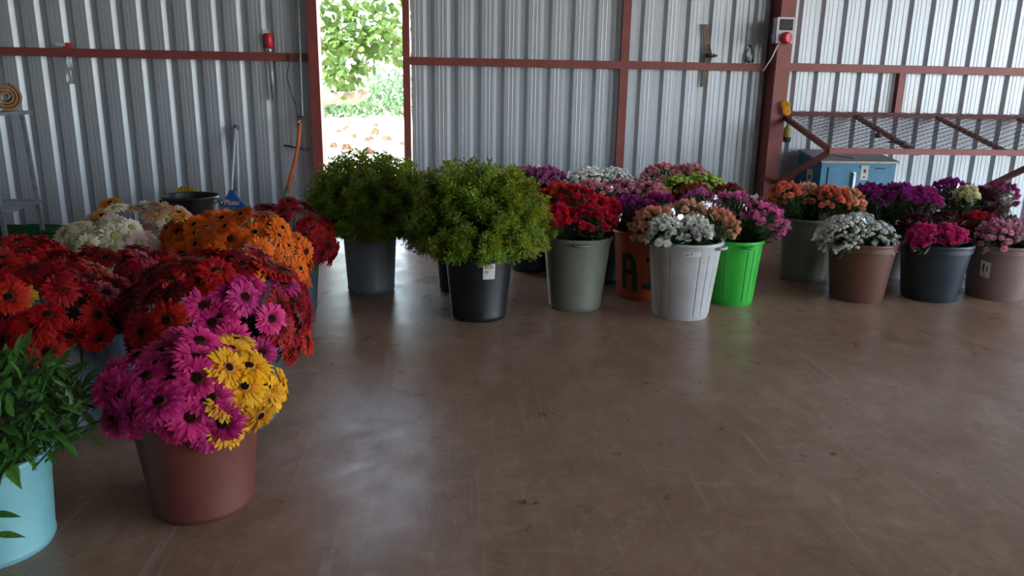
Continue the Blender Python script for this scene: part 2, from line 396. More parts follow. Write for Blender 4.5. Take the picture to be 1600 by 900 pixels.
def bucket(name, label, x, y, rb, rt_, h, mat, style='plain', rot=None, group=None, cat='bucket'):
    root = empty(name, (x, y, 0), label, cat, group)
    fa = CAMDIR(x, y); BKT[(x, y)] = (h, rt_)
    t = .006
    m = MB()
    if style == 'panel':
        def rf(r, z, a):
            k = (a / (2 * math.pi) * 22) % 1
            return r - (.0055 if (k < .09 and .04 < z < h * .86) else 0)
        zs = [0, .03, .045, h * .45, h * .855, h * .87, h]
        pr = [(0.001, .004), (rb * .97, 0)] + [(rb + (rt_ - rb) * z / h, z) for z in zs[1:]] + [(rt_ - t, h)] + [(rb - t, .02), (.001, .02)]
        m.lathe(pr, 22 * 11, 0, None, rf)
    elif style == 'step':      # collar below the rim
        pr = [(0.001, .004), (rb * .97, 0), (rb, .012), (rb + (rt_ - rb) * .86, h * .86), (rb + (rt_ - rb) * .86 + .012, h * .87), (rt_ + .004, h), (rt_ - t, h), (rb - t, .02), (.001, .02)]
        m.lathe(pr, 56)
    else:
        pr = [(0.001, .004), (rb * .96, 0), (rb, .014), (rb + (rt_ - rb) * .06, h * .06), (rb + (rt_ - rb) * .075 - .003, h * .075), (rt_, h), (rt_ - t, h), (rb - t, .02), (.001, .02)]
        m.lathe(pr, 56)
    sharp(m.build('body', mat, root, True))
    m = MB(); q_ = .011
    m.lathe([(rt_ - .004, h - .022), (rt_ + q_, h - .020), (rt_ + q_ + .003, h - .008), (rt_ + q_ - .002, h + .004), (rt_ - .004, h + .006), (rt_ - .008, h - .002)], 56)
    sharp(m.build('rim', mat, root, True))
    if style in ('panel', 'handled'):
        hm = None
        for k in (0, 1):
            a = fa + (rot or .25) + k * math.pi; m = MB(); pts = []
            for i in range(9):
                s = -1 + i / 4; aa = a + s * .22; rr = rt_ + .012 + .03 * max(0, 1 - abs(s) ** 3); pts.append((rr * math.cos(aa), rr * math.sin(aa), h - .03))
            m.tube(pts, .011, 8); m.build('handle', mat, root, True)
    return root, fa
def sticker(root, fa, rb, rt_, h, da, wd, z0, z1, lines, shear=0, base=None):
    rm = rb + (rt_ - rb) * (z0 + z1) / 2 / h; a0 = fa + da - wd / 2 / rm; a1 = fa + da + wd / 2 / rm
    o = patch(rb, rt_, h, a0, a1, z0, z1, .0025, shear=shear).build('sticker', base or plain('paper_label', (.68, .66, .62), .7, 0, .1), root)
    o['label'] = 'white paper sticker'
    for (fx0, fx1, fz0, fz1, mt) in lines:
        patch(rb, rt_, h, a0 + (a1 - a0) * fx0, a0 + (a1 - a0) * fx1, z0 + (z1 - z0) * fz0, z0 + (z1 - z0) * fz1, .0038, 3, shear=shear * (fx1 - fx0)).build('print', mt, o)
INK = plain('dark_print', (.06, .055, .05), .7); BRPRINT = plain('brown_print', (.28, .13, .06), .7)
SLATE = plain('slate_grey_plastic', (.150, .175, .20), .45, 0, .12, 6); OLIVE = plain('olive_grey_plastic', (.20, .215, .17), .42, 0, .1, 6)
ORANGE = plain('orange_plastic', (.50, .085, .02), .45, 0, .15, 6); SILVER = plain('silver_grey_plastic', (.50, .51, .51), .42, 0, .14, 5)
GREEN = plain('bright_green_plastic', (.035, .47, .045), .38, 0, .08, 6); BROWN = plain('brown_plastic', (.16, .068, .05), .42, 0, .12, 6)
NAVY = plain('blue_black_plastic', (.026, .038, .052), .42, 0, .2, 6); ROSE = plain('rosy_brown_plastic', (.25, .165, .15), .45, 0, .1, 6)
MAROON = plain('maroon_plastic', (.155, .042, .032), .5, 0, .15, 5); TEAL = plain('aqua_plastic', (.20, .47, .51), .45, 0, .08, 6)
BLUEG = plain('grey_blue_plastic', (.062, .09, .118), .42, 0, .18, 6)
def bk(*a, **k): return bucket(*a, **k)
bk('flower_bucket', 'slate grey bucket of goldenrod in front of the open doorway', -.69, 6.17, .192, .219, .551, SLATE)
r, fa = bk('flower_bucket', 'black bin with a white sticker holding the front goldenrod', .18, 5.39, .202, .255, .559, BLACKP)
sticker(r, fa, .202, .255, .559, .30, .088, .33, .445, [(.1, .85, .70, .75, BRPRINT), (.2, .7, .82, .86, BRPRINT), (.12, .45, .46, .52, INK), (.12, .4, .36, .39, INK), (.55, .75, .58, .6, INK)])
bk('flower_bucket', 'black bucket mostly hidden behind the black stickered bin', .07, 6.2, .2, .24, .53, BLACKP)
bk('flower_bucket', 'olive grey bin with a side lug holding red carnations', .94, 5.65, .202, .26, .559, OLIVE, 'handled', rot=.12)
bk('flower_bucket', 'dark bucket in the shade behind the red carnation bin', .72, 6.95, .19, .23, .54, NAVY)
bk('flower_bucket', 'blue black bucket between the olive bin and the orange bucket', 1.32, 6.52, .19, .23, .54, NAVY)
r, fa = bk('flower_bucket', 'orange bucket painted with green letters behind the silver bin', 1.56, 5.98, .215, .262, .545, ORANGE)
m = MB(); rb_, rt2, hh = .215, .262, .545; A0 = fa * .23
def letter(pts, x0): return [(x0 + x, z) for x, z in pts]
def angx(x, z): return x
LM = plain('dark_green_paint', (.012, .045, .03), .5)
def painted(parts, da):
    b = MB(); 
    for pts in parts:
        stroke(b, rb_, rt2, hh, pts, .042, .003)
    o = b.build('painted_letter', LM, r); o.rotation_euler.z = fa + da; return o
painted([[(-.045, .10), (-.045, .36), (.0, .37), (.04, .32), (.052, .22), (.052, .09)], [(-.03, .235), (.04, .235)]], -.52)
painted([[(-.03, .345), (.06, .345)], [(.025, .345), (.025, .16), (.0, .115), (-.045, .125)]], .23)
r, fa = bk('flower_bucket', 'silver grey bin with vertical panels and scuffed base, peach carnations', 1.71, 5.41, .207, .268, .575, SILVER, 'panel', rot=1.2)
sticker(r, fa, .207, .268, .575, .22, .125, .495, .53, [(.06, .32, .35, .5, INK), (.4, .5, .55, .75, INK)])
bk('flower_bucket', 'bright green ribbed bin of pink carnations', 2.23, 5.77, .172, .216, .515, GREEN, 'panel', rot=.5)
bk('flower_bucket', 'dark bucket standing just behind the bright green bin', 2.36, 6.42, .2, .23, .5, NAVY)
for x, y, l in ((.85, 7.45, 'dark bucket of mauve carnations nearest the wall'), (1.5, 7.3, 'dark bucket under the white blooms by the wall'), (2.3, 7.5, 'dark bucket under the pale pink blooms by the wall'), (2.0, 6.95, 'dark bucket under the lime green pompons')):
    bk('flower_bucket', l, x, y, .2, .235, .54, NAVY)
bk('flower_bucket', 'olive grey bucket of coral carnations beside the red column', 3.21, 6.57, .207, .235, .558, OLIVE)
bk('flower_bucket', 'plain brown bucket of white chrysanthemums', 3.34, 5.86, .205, .262, .482, BROWN, 'step')
bk('flower_bucket', 'grey blue bucket behind the brown one, purple carnations', 3.98, 6.6, .2, .235, .52, SLATE)
bk('flower_bucket', 'blue black bucket of hot pink blooms between two brown buckets', 3.98, 5.87, .212, .27, .472, NAVY, 'step')
bk('flower_bucket', 'dark bucket of purple and cream blooms at the far right back', 4.66, 6.65, .2, .235, .55, NAVY)
r, fa = bk('flower_bucket', 'rosy brown bucket with a sticker at the right edge', 4.59, 5.91, .212, .256, .455, ROSE, 'step')
sticker(r, fa, .212, .256, .455, -.38, .078, .19, .325, [(.25, .42, .35, .85, INK), (.62, .75, .38, .68, INK), (.3, .6, .12, .2, plain('faint_print', (.4, .38, .33), .7))], shear=-.015)
# left group
r, fa = bk('flower_bucket', 'large maroon bucket in front, magenta and yellow gerberas', -1.0, 2.8, .19, .235, .42, MAROON)
bk('flower_bucket', 'aqua bucket of glossy green foliage at the left edge', -1.64, 2.53, .185, .205, .36, TEAL)
bk('flower_bucket', 'grey blue bucket right behind the maroon bucket', -1.12, 3.60, .235, .265, .47, BLUEG)
bk('flower_bucket', 'grey blue bucket of red gerberas behind the green foliage', -1.95, 3.62, .23, .26, .5, BLUEG)
for x, y, l in ((-2.46, 4.25, 'dark bucket of red gerberas at the far left'), (-1.95, 4.4, 'dark bucket under the middle dark red gerberas'), (-2.2, 4.95, 'dark bucket under the cream gerberas'),
                (-1.60, 5.15, 'dark bucket under the left orange gerberas'), (-1.2, 4.75, 'dark bucket under the right orange gerberas'), (-2.28, 5.62, 'dark bucket under the peach and yellow gerberas'), (-1.22, 5.55, 'dark bucket under the crimson gerberas')):
    bk('flower_bucket', l, x, y, .19, .23, .48, BLUEG)

# ------------------------------------------------------------------ gerberas
def petals_mesh(name, mats, double=True):
    b = MB()
    rings = [(30, .16, 1.0, .0, .17), (26, .14, .88, .10, .16), (22, .12, .62, .16, .12)]
    for n, a0, L0, lift, wd in rings:
        ph = U(0, 6.28)
        for i in range(n):
            a = ph + 6.283 * i / n + U(-.06, .06); L = L0 * U(.88, 1.04); el = lift + U(-.09, .09); dr = U(.02, .20)
            ca, sa = math.cos(a), math.sin(a); tw = U(-.25, .25)
            def P(r, s, z): 
                return (r * ca - s * sa, r * sa + s * ca, z + s * tw)
            z1 = el * .6; z2 = el - dr * .35; z3 = el * .9 - dr
            b.add([P(a0, -wd*.22, 0), P(a0, wd*.22, 0), P(L*.55, -wd*.5, z1), P(L*.55, wd*.5, z1), P(L*.88, -wd*.42, z2), P(L*.88, wd*.42, z2), P(L, 0, z3)],
                  [(0, 2, 3, 1), (2, 4, 5, 3), (4, 6, 5)])
    return b.mesh(name, mats, True)
def disc_mesh(mats):
    b = MB(); b.lathe([(.26, .03), (.24, .10), (.17, .13)], 16, 1); b.lathe([(.175, .13), (.12, .15), (.05, .14), (.002, .13)], 16, 0)
    return b.mesh('disc', mats, True)
PAL = {'red': ((.14, .003, .005), (.42, .005, .012), (.56, .008, .016)), 'darkred': ((.10, .002, .006), (.26, .004, .012), (.36, .006, .016)),
       'scarlet': ((.35, .008, .005), (.58, .014, .012), (.66, .022, .018)), 'magenta': ((.28, .008, .10), (.62, .020, .195), (.78, .06, .30)), 'pink': ((.6, .12, .26), (.75, .2, .34), (.85, .35, .45)),
       'yellow': ((.75, .20, .01), (.90, .42, .012), (.95, .50, .02)), 'orange': ((.66, .07, .004), (.86, .145, .008), (.92, .22, .02)), 'deep_orange': ((.5, .05, .004), (.72, .10, .006), (.82, .15, .01)),
       'bicolour': ((.75, .10, .01), (.88, .30, .01), (.95, .62, .04)), 'cream': ((.70, .60, .32), (.82, .77, .55), (.86, .83, .68)), 'palepink': ((.65, .35, .34), (.74, .48, .44), (.82, .66, .6)), 'peach': ((.55, .20, .08), (.60, .32, .18), (.66, .46, .32))}
EYE_D = plain('flower_eye_dark', (.018, .007, .005), .95, 0, .4, 60, .05); EYE_L = plain('flower_eye_green', (.30, .30, .10), .8); EYE_O = plain('flower_eye_ring_orange', (.45, .2, .03), .8)
EYE_R = plain('flower_eye_ring_dark', (.09, .02, .012), .95, 0, .25, 14., .05)
GER = {}
def ger_meshes(c):
    if c not in GER:
        pm = mat_petal('gerbera_petal_' + c, *PAL[c]); dm = {'cream': [EYE_L, EYE_L], 'palepink': [EYE_L, EYE_L], 'yellow': [EYE_D, EYE_O], 'orange': [EYE_D, EYE_O], 'bicolour': [EYE_D, EYE_O], 'peach': [EYE_L, EYE_O]}.get(c, [EYE_D, EYE_R])
        GER[c] = ([petals_mesh('petals', pm) for _ in range(3)], disc_mesh(dm))
    return GER[c]
CNAME = {'red': 'bright red', 'darkred': 'dark crimson', 'scarlet': 'orange-red', 'magenta': 'magenta', 'pink': 'light pink', 'yellow': 'golden yellow', 'orange': 'orange', 'deep_orange': 'deep orange',
         'bicolour': 'yellow-tipped orange', 'cream': 'cream white', 'palepink': 'pale pink', 'peach': 'dusty peach'}
REG = []
def gerbera(p, n, rad, c, base, where):
    g = empty('gerbera', p, '%s gerbera %s' % (CNAME[c], where), 'flower', '%s gerberas %s' % (CNAME[c], where))
    q = Vector((0, 0, 1)).rotation_difference(n) @ Quaternion((0, 0, 1), U(0, 6.28))
    pm, dm = ger_meshes(c)
    for nm, me in (('petals', random.choice(pm)), ('disc', dm)):
        o = link(nm, me, g); o.rotation_mode = 'QUATERNION'; o.rotation_quaternion = q; o.scale = (rad, rad, rad)
    m = MB(); b = Vector(base) - Vector(p); e = n * -.02 * 0
    m.tube([e - n * .002, -n * rad * .9 + b * .12, b * .55 + Vector((0, 0, .03)), b], .0045, 5); m.build('stem', STEM, g, True)
    REG.append((g, c, where)); return g
def mound(c, h, rx, ry, ztop, n, rad, colf, where, zlow=-.3, seed=1, face=.45, cull=-.45):
    random.seed(seed); hz = ztop - h; c = Vector(c); out = 0
    vd = Vector((-c.x, -c.y, 0)).normalized()
    for i in range(n):
        s = 1 - (1 - zlow) * (i + .5) / n; t = i * 2.39996 + U(-.15, .15); k = math.sqrt(max(0, 1 - s * s))
        d = Vector((k * math.cos(t), k * math.sin(t), s))
        if d.dot(vd) < cull: continue
        p = Vector((c.x + d.x * rx, c.y + d.y * ry, h + d.z * hz)) + rdir() * rad * .28
        nn = (Vector((d.x / rx, d.y / ry, max(d.z, -.05) / hz)).normalized() + Vector((0, 0, .15)) + vd * .12 + rdir() * face).normalized()
        gerbera(p, nn, rad * U(.88, 1.1), colf(d, p), (c.x + d.x * .1, c.y + d.y * .1, .06), where); out += 1
    return out
ch = lambda *a: random.choice(a)
tot = 0
rtv = lambda d, c: d.x * math.cos(YAW) - d.y * math.sin(YAW)
tot += mound((-1.0, 2.8), .475, .30, .28, .665, 82, .087, lambda d, p: ('yellow' if (d.x > .50 or (d.y > .30 and d.z > .0 and d.x > -.55)) else ('pink' if d.z < -.25 and -.3 < d.x < .05 and d.y < 0 else 'magenta')), 'in the front maroon bucket', seed=3, zlow=-.45, cull=-.35)
def g2(d, p):
    if .05 < d.x < .75 and d.y < -.1 and -.3 < d.z < .80: return 'magenta'
    return ch('red', 'red', 'red', 'scarlet', 'darkred') if d.x > -.2 else ch('red', 'darkred', 'darkred')
tot += mound((-1.13, 3.60), .52, .42, .36, .83, 98, .092, g2, 'behind the maroon bucket', seed=4, zlow=-.35, cull=-.3)
tot += mound((-1.95, 3.62), .54, .40, .36, .80, 70, .094, lambda d, p: ch('red', 'red', 'darkred'), 'behind the green foliage', seed=5, cull=-.3)
tot += mound((-2.46, 4.25), .52, .36, .3, .79, 48, .098, lambda d, p: 'yellow' if (d.y < -.45 and d.z < .35) else ch('red', 'darkred'), 'at the far left', seed=6, cull=-.3)
tot += mound((-1.95, 4.4), .50, .38, .32, .685, 44, .095, lambda d, p: ch('darkred', 'red', 'darkred'), 'in the middle of the left group', seed=7, cull=-.3)
tot += mound((-2.2, 4.95), .54, .36, .28, .77, 46, .09, lambda d, p: ch('cream', 'cream', 'cream', 'palepink'), 'behind the dark red ones', seed=8, cull=-.3)
tot += mound((-1.60, 5.08), .52, .32, .30, .80, 50, .094, lambda d, p: ch('orange', 'deep_orange', 'orange'), 'below the blue broom', seed=9, cull=-.3)
tot += mound((-1.27, 4.72), .54, .33, .30, .86, 56, .09, lambda d, p: ch('orange', 'orange', 'orange', 'deep_orange'), 'in the orange mound', seed=10, cull=-.3)
tot += mound((-2.26, 5.6), .52, .42, .28, .80, 54, .095, lambda d, p: ch('peach', 'peach', 'bicolour', 'palepink', 'cream'), 'in front of the black tub', seed=12, cull=-.2)
tot += mound((-1.24, 5.5), .50, .36, .30, .80, 72, .085, lambda d, p: ch('red', 'red', 'darkred'), 'beside the goldenrod', seed=13, cull=-.3)
print('gerberas', tot)

# ------------------------------------------------------------------ carnation and chrysanthemum bunches
random.seed(21)
def ruffle_mesh(name, mat):
    b = MB()
    for lay in range(5):
        n = 20; R0 = 1.0 - lay * .17; z0 = -.15 + lay * .22; ph = U(0, 6.28); v = [(0, 0, z0 - .25)]
        for ring, (rf, dz) in enumerate(((.55, .0), (1.0, .08 + lay * .03))):
            for i in range(n):
                a = ph + 6.283 * i / n; rr = R0 * rf * (U(.9, 1.15) if i % 2 else U(.72, .92)); z = z0 + dz + ((.14 if i % 2 else -.12) + U(-.1, .1) if ring else U(-.05, .05)); v.append((rr * math.cos(a), rr * math.sin(a), z))
        f = [(0, 1 + i, 1 + (i + 1) % n) for i in range(n)] + [(1 + i, 1 + n + i, 1 + n + (i + 1) % n, 1 + (i + 1) % n) for i in range(n)]
        b.add(v, f)
    b.lathe([(.02, -.95), (.25, -.8), (.3, -.3), (.5, -.2)], 7, 1)
    return b.mesh(name, [mat, STEM])
CP = {'red': (.64, .010, .055), 'orange_red': (.66, .06, .03), 'mauve': (.62, .17, .44), 'white': (.80, .80, .74), 'pale_pink': (.80, .38, .42), 'pink': (.78, .32, .46), 'purple': (.42, .035, .32), 'hot_pink': (.72, .05, .28),
      'peach': (.90, .46, .29), 'coral': (.84, .24, .15), 'buff': (.82, .52, .36), 'magenta': (.50, .03, .28), 'maroon': (.11, .008, .035), 'cream': (.80, .76, .46), 'lime': (.42, .58, .08), 'brick': (.40, .07, .06), 'rose': (.78, .36, .50), 'bright_pink': (.86, .22, .50)}
CPM = {}
def carn(c):
    if c not in CPM:
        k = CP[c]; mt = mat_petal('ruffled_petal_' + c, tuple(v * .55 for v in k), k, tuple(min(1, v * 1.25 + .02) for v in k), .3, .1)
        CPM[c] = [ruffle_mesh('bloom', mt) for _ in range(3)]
    return CPM[c]
nb = [0]
def bunch(name, label, bucket_xyr, head, r, c, n=26, s=.034, sleeve=True, stuff=False, dome=.35, hang=.5):
    bx, by, rim, rr0 = bucket_xyr; head = Vector(head); ctr = Vector((bx, by, 0))
    off = Vector((head.x - bx, head.y - by, 0)); lim = max(.02, rr0 - .06 - .25 * r); offw = off * min(.55, lim / max(off.length, 1e-4))
    base = ctr + off * .12 + Vector((0, 0, .05)); root = empty(name, base, label, 'flower bunch')
    wp = ctr + offw + Vector((0, 0, rim - .03)) - base; loc = head - base; ax = (loc - wp).normalized(); ax = (ax + Vector((0, 0, .6))).normalized()
    uu = ax.orthogonal().normalized(); vv = ax.cross(uu); st = MB(); joined = MB()
    n = int(n * 1.6); s = s * 1.0
    for i in range(n):
        rho = math.sqrt((i + .5) / n); t = i * 2.39996 + U(-.2, .2)
        rad = (uu * math.cos(t) + vv * math.sin(t))
        p = loc + rad * (rho * r) + ax * (dome * r * (1 - rho ** 2) - (hang * r * R() * rho if rho > .6 else 0) + U(-.015, .015))
        nn = (ax + rad * rho * .9 + rdir() * .35 + Vector((0, 0, .2))).normalized(); q = Vector((0, 0, 1)).rotation_difference(nn); ss = s * U(.85, 1.15)
        if stuff:
            M = Matrix.Translation(p) @ q.to_matrix().to_4x4() @ Matrix.Scale(ss, 4)
            k = 9; ring = [M @ Vector((math.cos(6.283 * j / k) * U(.7, 1.15), math.sin(6.283 * j / k) * U(.7, 1.15), U(-.15, .2))) for j in range(k)]; r2 = [M @ Vector((math.cos(6.283 * j / k + .3) * U(.45, .7), math.sin(6.283 * j / k + .3) * U(.45, .7), .4 + U(-.15, .2))) for j in range(k)]
            joined.add([M @ Vector((0, 0, -.5))] + ring + r2 + [M @ Vector((0, 0, .35))], [(0, 1 + (j + 1) % k, 1 + j) for j in range(k)] + [(1 + j, 1 + (j + 1) % k, 1 + k + (j + 1) % k, 1 + k + j) for j in range(k)] + [(1 + k + j, 1 + k + (j + 1) % k, 1 + 2 * k) for j in range(k)])
        else:
            o = link('bloom', random.choice(carn(c)), root, p); o.rotation_mode = 'QUATERNION'; o.rotation_quaternion = q @ Quaternion((0, 0, 1), U(0, 6.28)); o.scale = (ss, ss, ss); nb[0] += 1
        if not stuff or i % 3 == 0:
            w2 = wp + rad * .04 * rho; st.tube([p - nn * ss * .8, p.lerp(w2, .5) + ax * .01, w2, rad * .02], .003, 4)
            for k in range(5):
                tt = U(.08, .95); leaf_quad(st, p.lerp(w2, tt) - ax * .03, (rdir() + ax * .9), rdir(), U(.06, .12), .014)
    if stuff: tag(joined.build('blooms', carn(c)[0].materials[0], root), kind='stuff')
    st.build('stems', STEM, root)
    if sleeve:
        sl = MB(); k = 28; v = []; rows = [(.0, .30), (.45, .66), (.8, 1.0), (1.0, 1.17)]; ph = U(0, 6.28); av = loc - wp
        for j, (tt, rr) in enumerate(rows):
            for i in range(k):
                a = 6.283 * i / k; cor = max(0, math.cos(2 * (a - ph))) ** 6
                rad = r * rr * (1 + .05 * math.sin(5 * a + j) + .04 * math.sin(9 * a + 2 * j) + (.14 * cor if j == 3 else 0)); h = (.07 * cor + .02 * math.sin(4 * a + ph) - .03 if j == 3 else 0)
                v.append(wp + av * tt + ax * h + uu * rad * math.cos(a) + vv * rad * math.sin(a))
        sl.add(v, [(j*k+i, j*k+(i+1)%k, (j+1)*k+(i+1)%k, (j+1)*k+i) for j in range(3) for i in range(k)])
        o = sl.build('sleeve', FILM, root, True); o['label'] = 'clear plastic sleeve'
    return root
def B(bx, by, px, py, Y, r, c, label, name='carnation_bunch', **k):
    hd = at(px, py, Y)
    bunch(name, label, (bx, by) + BKT[min(BKT, key=lambda q: (q[0] - bx) ** 2 + (q[1] - by) ** 2)], hd, r, c, **k)
# olive bin, red
for a in ((870, 338, 5.48, .15, 'red', 'red carnation bunch touching the goldenrod'), (926, 336, 5.5, .17, 'red', 'red carnation bunch at the front right of the olive bin'), (898, 308, 5.8, .18, 'red', 'red carnation bunch at the back of the olive bin'),
          (948, 322, 5.85, .13, 'red', 'narrow red carnation bunch beside the purple ones'), (872, 300, 5.85, .13, 'orange_red', 'orange red carnation bunch behind the red ones')): B(.94, 5.65, *a)
for a in ((818, 275, 7.3, .19, 'mauve', 'mauve carnation bunch peeping over the goldenrod'), (858, 276, 7.2, .20, 'mauve', 'mauve carnation bunch left of the white blooms')): B(.85, 7.45, *a, s=.03, n=34)
for a in ((915, 279, 7.1, .22, 'white', 'white bloom bunch nearest the mauve carnations'), (960, 277, 7.2, .22, 'white', 'white bloom bunch nearest the pale pink ones')): B(1.5, 7.3, *a, s=.024, n=90, stuff=True, name='chrysanthemum_bunch')
for a in ((1030, 272, 7.4, .22, 'pale_pink', 'pale pink bunch against the wall, left one'), (1080, 273, 7.4, .22, 'pale_pink', 'pale pink bunch against the wall, right one')): B(2.3, 7.5, *a, s=.032, n=34)
for a in ((1062, 291, 6.85, .22, 'lime', 'lime green pompon bunch, left one'), (1112, 290, 6.85, .22, 'lime', 'lime green pompon bunch, right one')): B(2.0, 6.95, *a, s=.024, n=110, stuff=True, name='chrysanthemum_bunch', sleeve=False)
for a in ((920, 300, 6.35, .20, 'pale_pink', 'pale pink bunch behind the red carnations'), (975, 297, 6.5, .20, 'pink', 'pink bunch in front of the white blooms'), (1025, 302, 6.4, .17, 'pale_pink', 'pale pink bunch left of the brick red blooms')): B(1.32, 6.52, *a, s=.028, n=42)
for a in ((978, 322, 5.95, .18, 'purple', 'purple bunch rising from the orange bucket, left one'), (1030, 318, 6.05, .18, 'magenta', 'magenta bunch rising from the orange bucket, right one')): B(1.56, 5.98, *a, s=.028, n=40)
for a in ((1078, 302, 6.4, .16, 'brick', 'brick red bunch below the lime pompons'), (1140, 303, 6.4, .19, 'brick', 'brick red bunch behind the pink carnations')): B(2.36, 6.42, *a, s=.026, n=40)
for a in ((1085, 315, 6.0, .19, 'mauve', 'mauve pink bunch behind the peach carnations'), (1145, 318, 5.9, .20, 'bright_pink', 'bright pink bunch in the middle of the green bin'), (1196, 336, 5.72, .19, 'bright_pink', 'bright pink bunch leaning right out of the green bin')): B(2.23, 5.77, *a, s=.03, n=38, hang=.9)
for a in ((1016, 342, 5.45, .17, 'peach', 'peach carnation bunch at the left of the silver bin'), (1072, 332, 5.6, .18, 'buff', 'buff peach bunch at the back of the silver bin'), (1124, 345, 5.48, .16, 'peach', 'peach carnation bunch at the right of the silver bin'),
          (1036, 356, 5.27, .13, 'white', 'white carnation bunch at the front of the silver bin, left one'), (1086, 354, 5.27, .13, 'white', 'white carnation bunch at the front of the silver bin, right one')): B(1.71, 5.41, *a, hang=.75)
for a in ((1222, 300, 6.5, .15, 'coral', 'coral red bunch next to the red column'), (1262, 302, 6.6, .17, 'buff', 'buff carnation bunch between two coral ones'), (1298, 306, 6.45, .18, 'coral', 'coral carnation bunch in front of the blue cabinet'), (1328, 310, 6.5, .16, 'peach', 'peach bunch touching the purple carnations')): B(3.21, 6.57, *a, s=.033, n=34)
for a in ((1312, 356, 5.75, .19, 'white', 'white chrysanthemum bunch, left one in the brown bucket'), (1372, 362, 5.78, .18, 'white', 'white chrysanthemum bunch, right one in the brown bucket'), (1340, 348, 6.0, .19, 'white', 'white chrysanthemum bunch at the back of the brown bucket')): B(3.34, 5.86, *a, s=.019, n=130, stuff=True, name='chrysanthemum_bunch', hang=.8)
for a in ((1358, 302, 6.6, .18, 'purple', 'purple carnation bunch nearest the coral ones'), (1408, 302, 6.5, .19, 'purple', 'purple carnation bunch above the white chrysanthemums'), (1444, 306, 6.45, .16, 'magenta', 'magenta purple bunch with a glossy sleeve')): B(3.98, 6.6, *a, s=.032, n=36)
for a in ((1440, 364, 5.66, .11, 'hot_pink', 'hot pink bunch at the front, left one'), (1486, 364, 5.64, .12, 'hot_pink', 'hot pink bunch at the front, right one'), (1428, 348, 5.95, .15, 'maroon', 'dark maroon bunch beside the white chrysanthemums'), (1474, 345, 6.05, .15, 'maroon', 'dark maroon bunch behind the hot pink ones')): B(3.98, 5.87, *a, s=.027, n=34)
for a in ((1485, 293, 6.8, .18, 'purple', 'purple bunch at the back right'), (1512, 302, 6.45, .09, 'cream', 'small cream bunch among the purple blooms'), (1540, 306, 6.5, .13, 'maroon', 'wine red bunch with a cream wrapper edge'), (1570, 300, 6.75, .15, 'magenta', 'magenta bunch under the rack brace')): B(4.66, 6.65, *a, s=.033, n=26)
for a in ((1558, 360, 5.8, .16, 'rose', 'rose pink bunch in the rosy brown bucket'), (1602, 358, 5.85, .16, 'rose', 'rose pink bunch cut by the right edge'), (1522, 345, 6.12, .15, 'red', 'deep red bunch behind the rosy bucket'), (1556, 336, 6.2, .15, 'maroon', 'maroon bunch behind the rose pink ones')): B(4.59, 5.91, *a, s=.028, n=36, hang=.9)
print('blooms', nb[0])

# ------------------------------------------------------------------ goldenrod
random.seed(31)
GL = mat_leaf('goldenrod_leaf', (.035, .095, .028), (.07, .16, .04), .45, .2, 20); GP = mat_leaf('goldenrod_plume', (.13, .235, .02), (.29, .41, .03), .55, .3, 9); GY = mat_leaf('goldenrod_tip', (.24, .28, .02), (.42, .36, .02), .6, .3, 12)
def sprig_mesh(yellow):
    b = MB(); bend = U(.05, .16); axp = lambda t: Vector((bend * t * t, 0, t))
    b.tube([axp(i / 5) for i in range(6)], [.006, .006, .005, .004, .003, .002], 4, 0)
    for i in range(120):
        t = U(.32, .92); a = i * 2.4; d = Vector((math.cos(a), math.sin(a), U(.2, .9))); L = U(.09, .16) * (1.15 - .45 * t)
        leaf_quad(b, axp(t), d, Vector((-d.x * .7, -d.y * .7, 1)).normalized(), L, L * .17, 0 if t < .66 else 1)
    for i in range(34):
        t = U(.70, 1.0); a = i * 2.4 + U(0, 1); L = (1.06 - t) * .42 + .03; p = axp(t); d = Vector((math.cos(a), math.sin(a), .75)).normalized()
        for k in range(10):
            u = (k + 1) / 10; pp = p + d * L * u + Vector((0, 0, -.12 * L * u * u)); dd = (d + rdir() * .9).normalized()
            leaf_quad(b, pp, dd, rdir(), U(.018, .034), .011, 2 if (yellow and R() < .75) else 1)
    return b.mesh('sprig', [GL, GP, GY])
SP = [sprig_mesh(False) for _ in range(4)]; SY = [sprig_mesh(True) for _ in range(2)]
def goldenrod(label, x, y, rim, rx, ztop, n, seed, yel):
    random.seed(seed); root = empty('goldenrod_bunch', (x, y, .05), label, 'flower bunch')
    cz = rim + .10; hz = ztop - cz
    for i in range(n):
        s = 1 - 1.42 * (i + .5) / n; t = i * 2.39996 + U(-.2, .2); k = math.sqrt(max(0, 1 - s * s)); rr = U(.86, 1.05)
        tip = Vector((k * math.cos(t) * rx * rr, k * math.sin(t) * rx * rr, cz + s * (hz if s > 0 else .16) * U(.9, 1.06) - .05))
        b0 = Vector((math.cos(t) * .10 * k, math.sin(t) * .10 * k, rim - .28 + .20 * (1 - max(s, 0)) )) - Vector((0, 0, .05))
        d = tip - b0; L = d.length; q = Vector((0, 0, 1)).rotation_difference(d.normalized())
        # bend plane outward
        outw = q.inverted() @ Vector((math.cos(t), math.sin(t), -.2)); ang = math.atan2(outw.y, outw.x)
        o = link('sprig', random.choice(SY) if yel(Vector((k * math.cos(t), k * math.sin(t), s))) else random.choice(SP), root, b0)
        o.rotation_mode = 'QUATERNION'; o.rotation_quaternion = q @ Quaternion((0, 0, 1), ang + U(-.6, .6)); o.scale = (max(.62, L), max(.62, L), L)
    return root
goldenrod('dark green feathery goldenrod in front of the doorway', -.69, 6.17, .551, .47, 1.14, 210, 41, lambda d: R() < .05)
goldenrod('yellow-green goldenrod spilling over the black stickered bin', .18, 5.39, .559, .51, 1.15, 230, 42, lambda d: (d.x > .2 and R() < .5) or R() < .12)

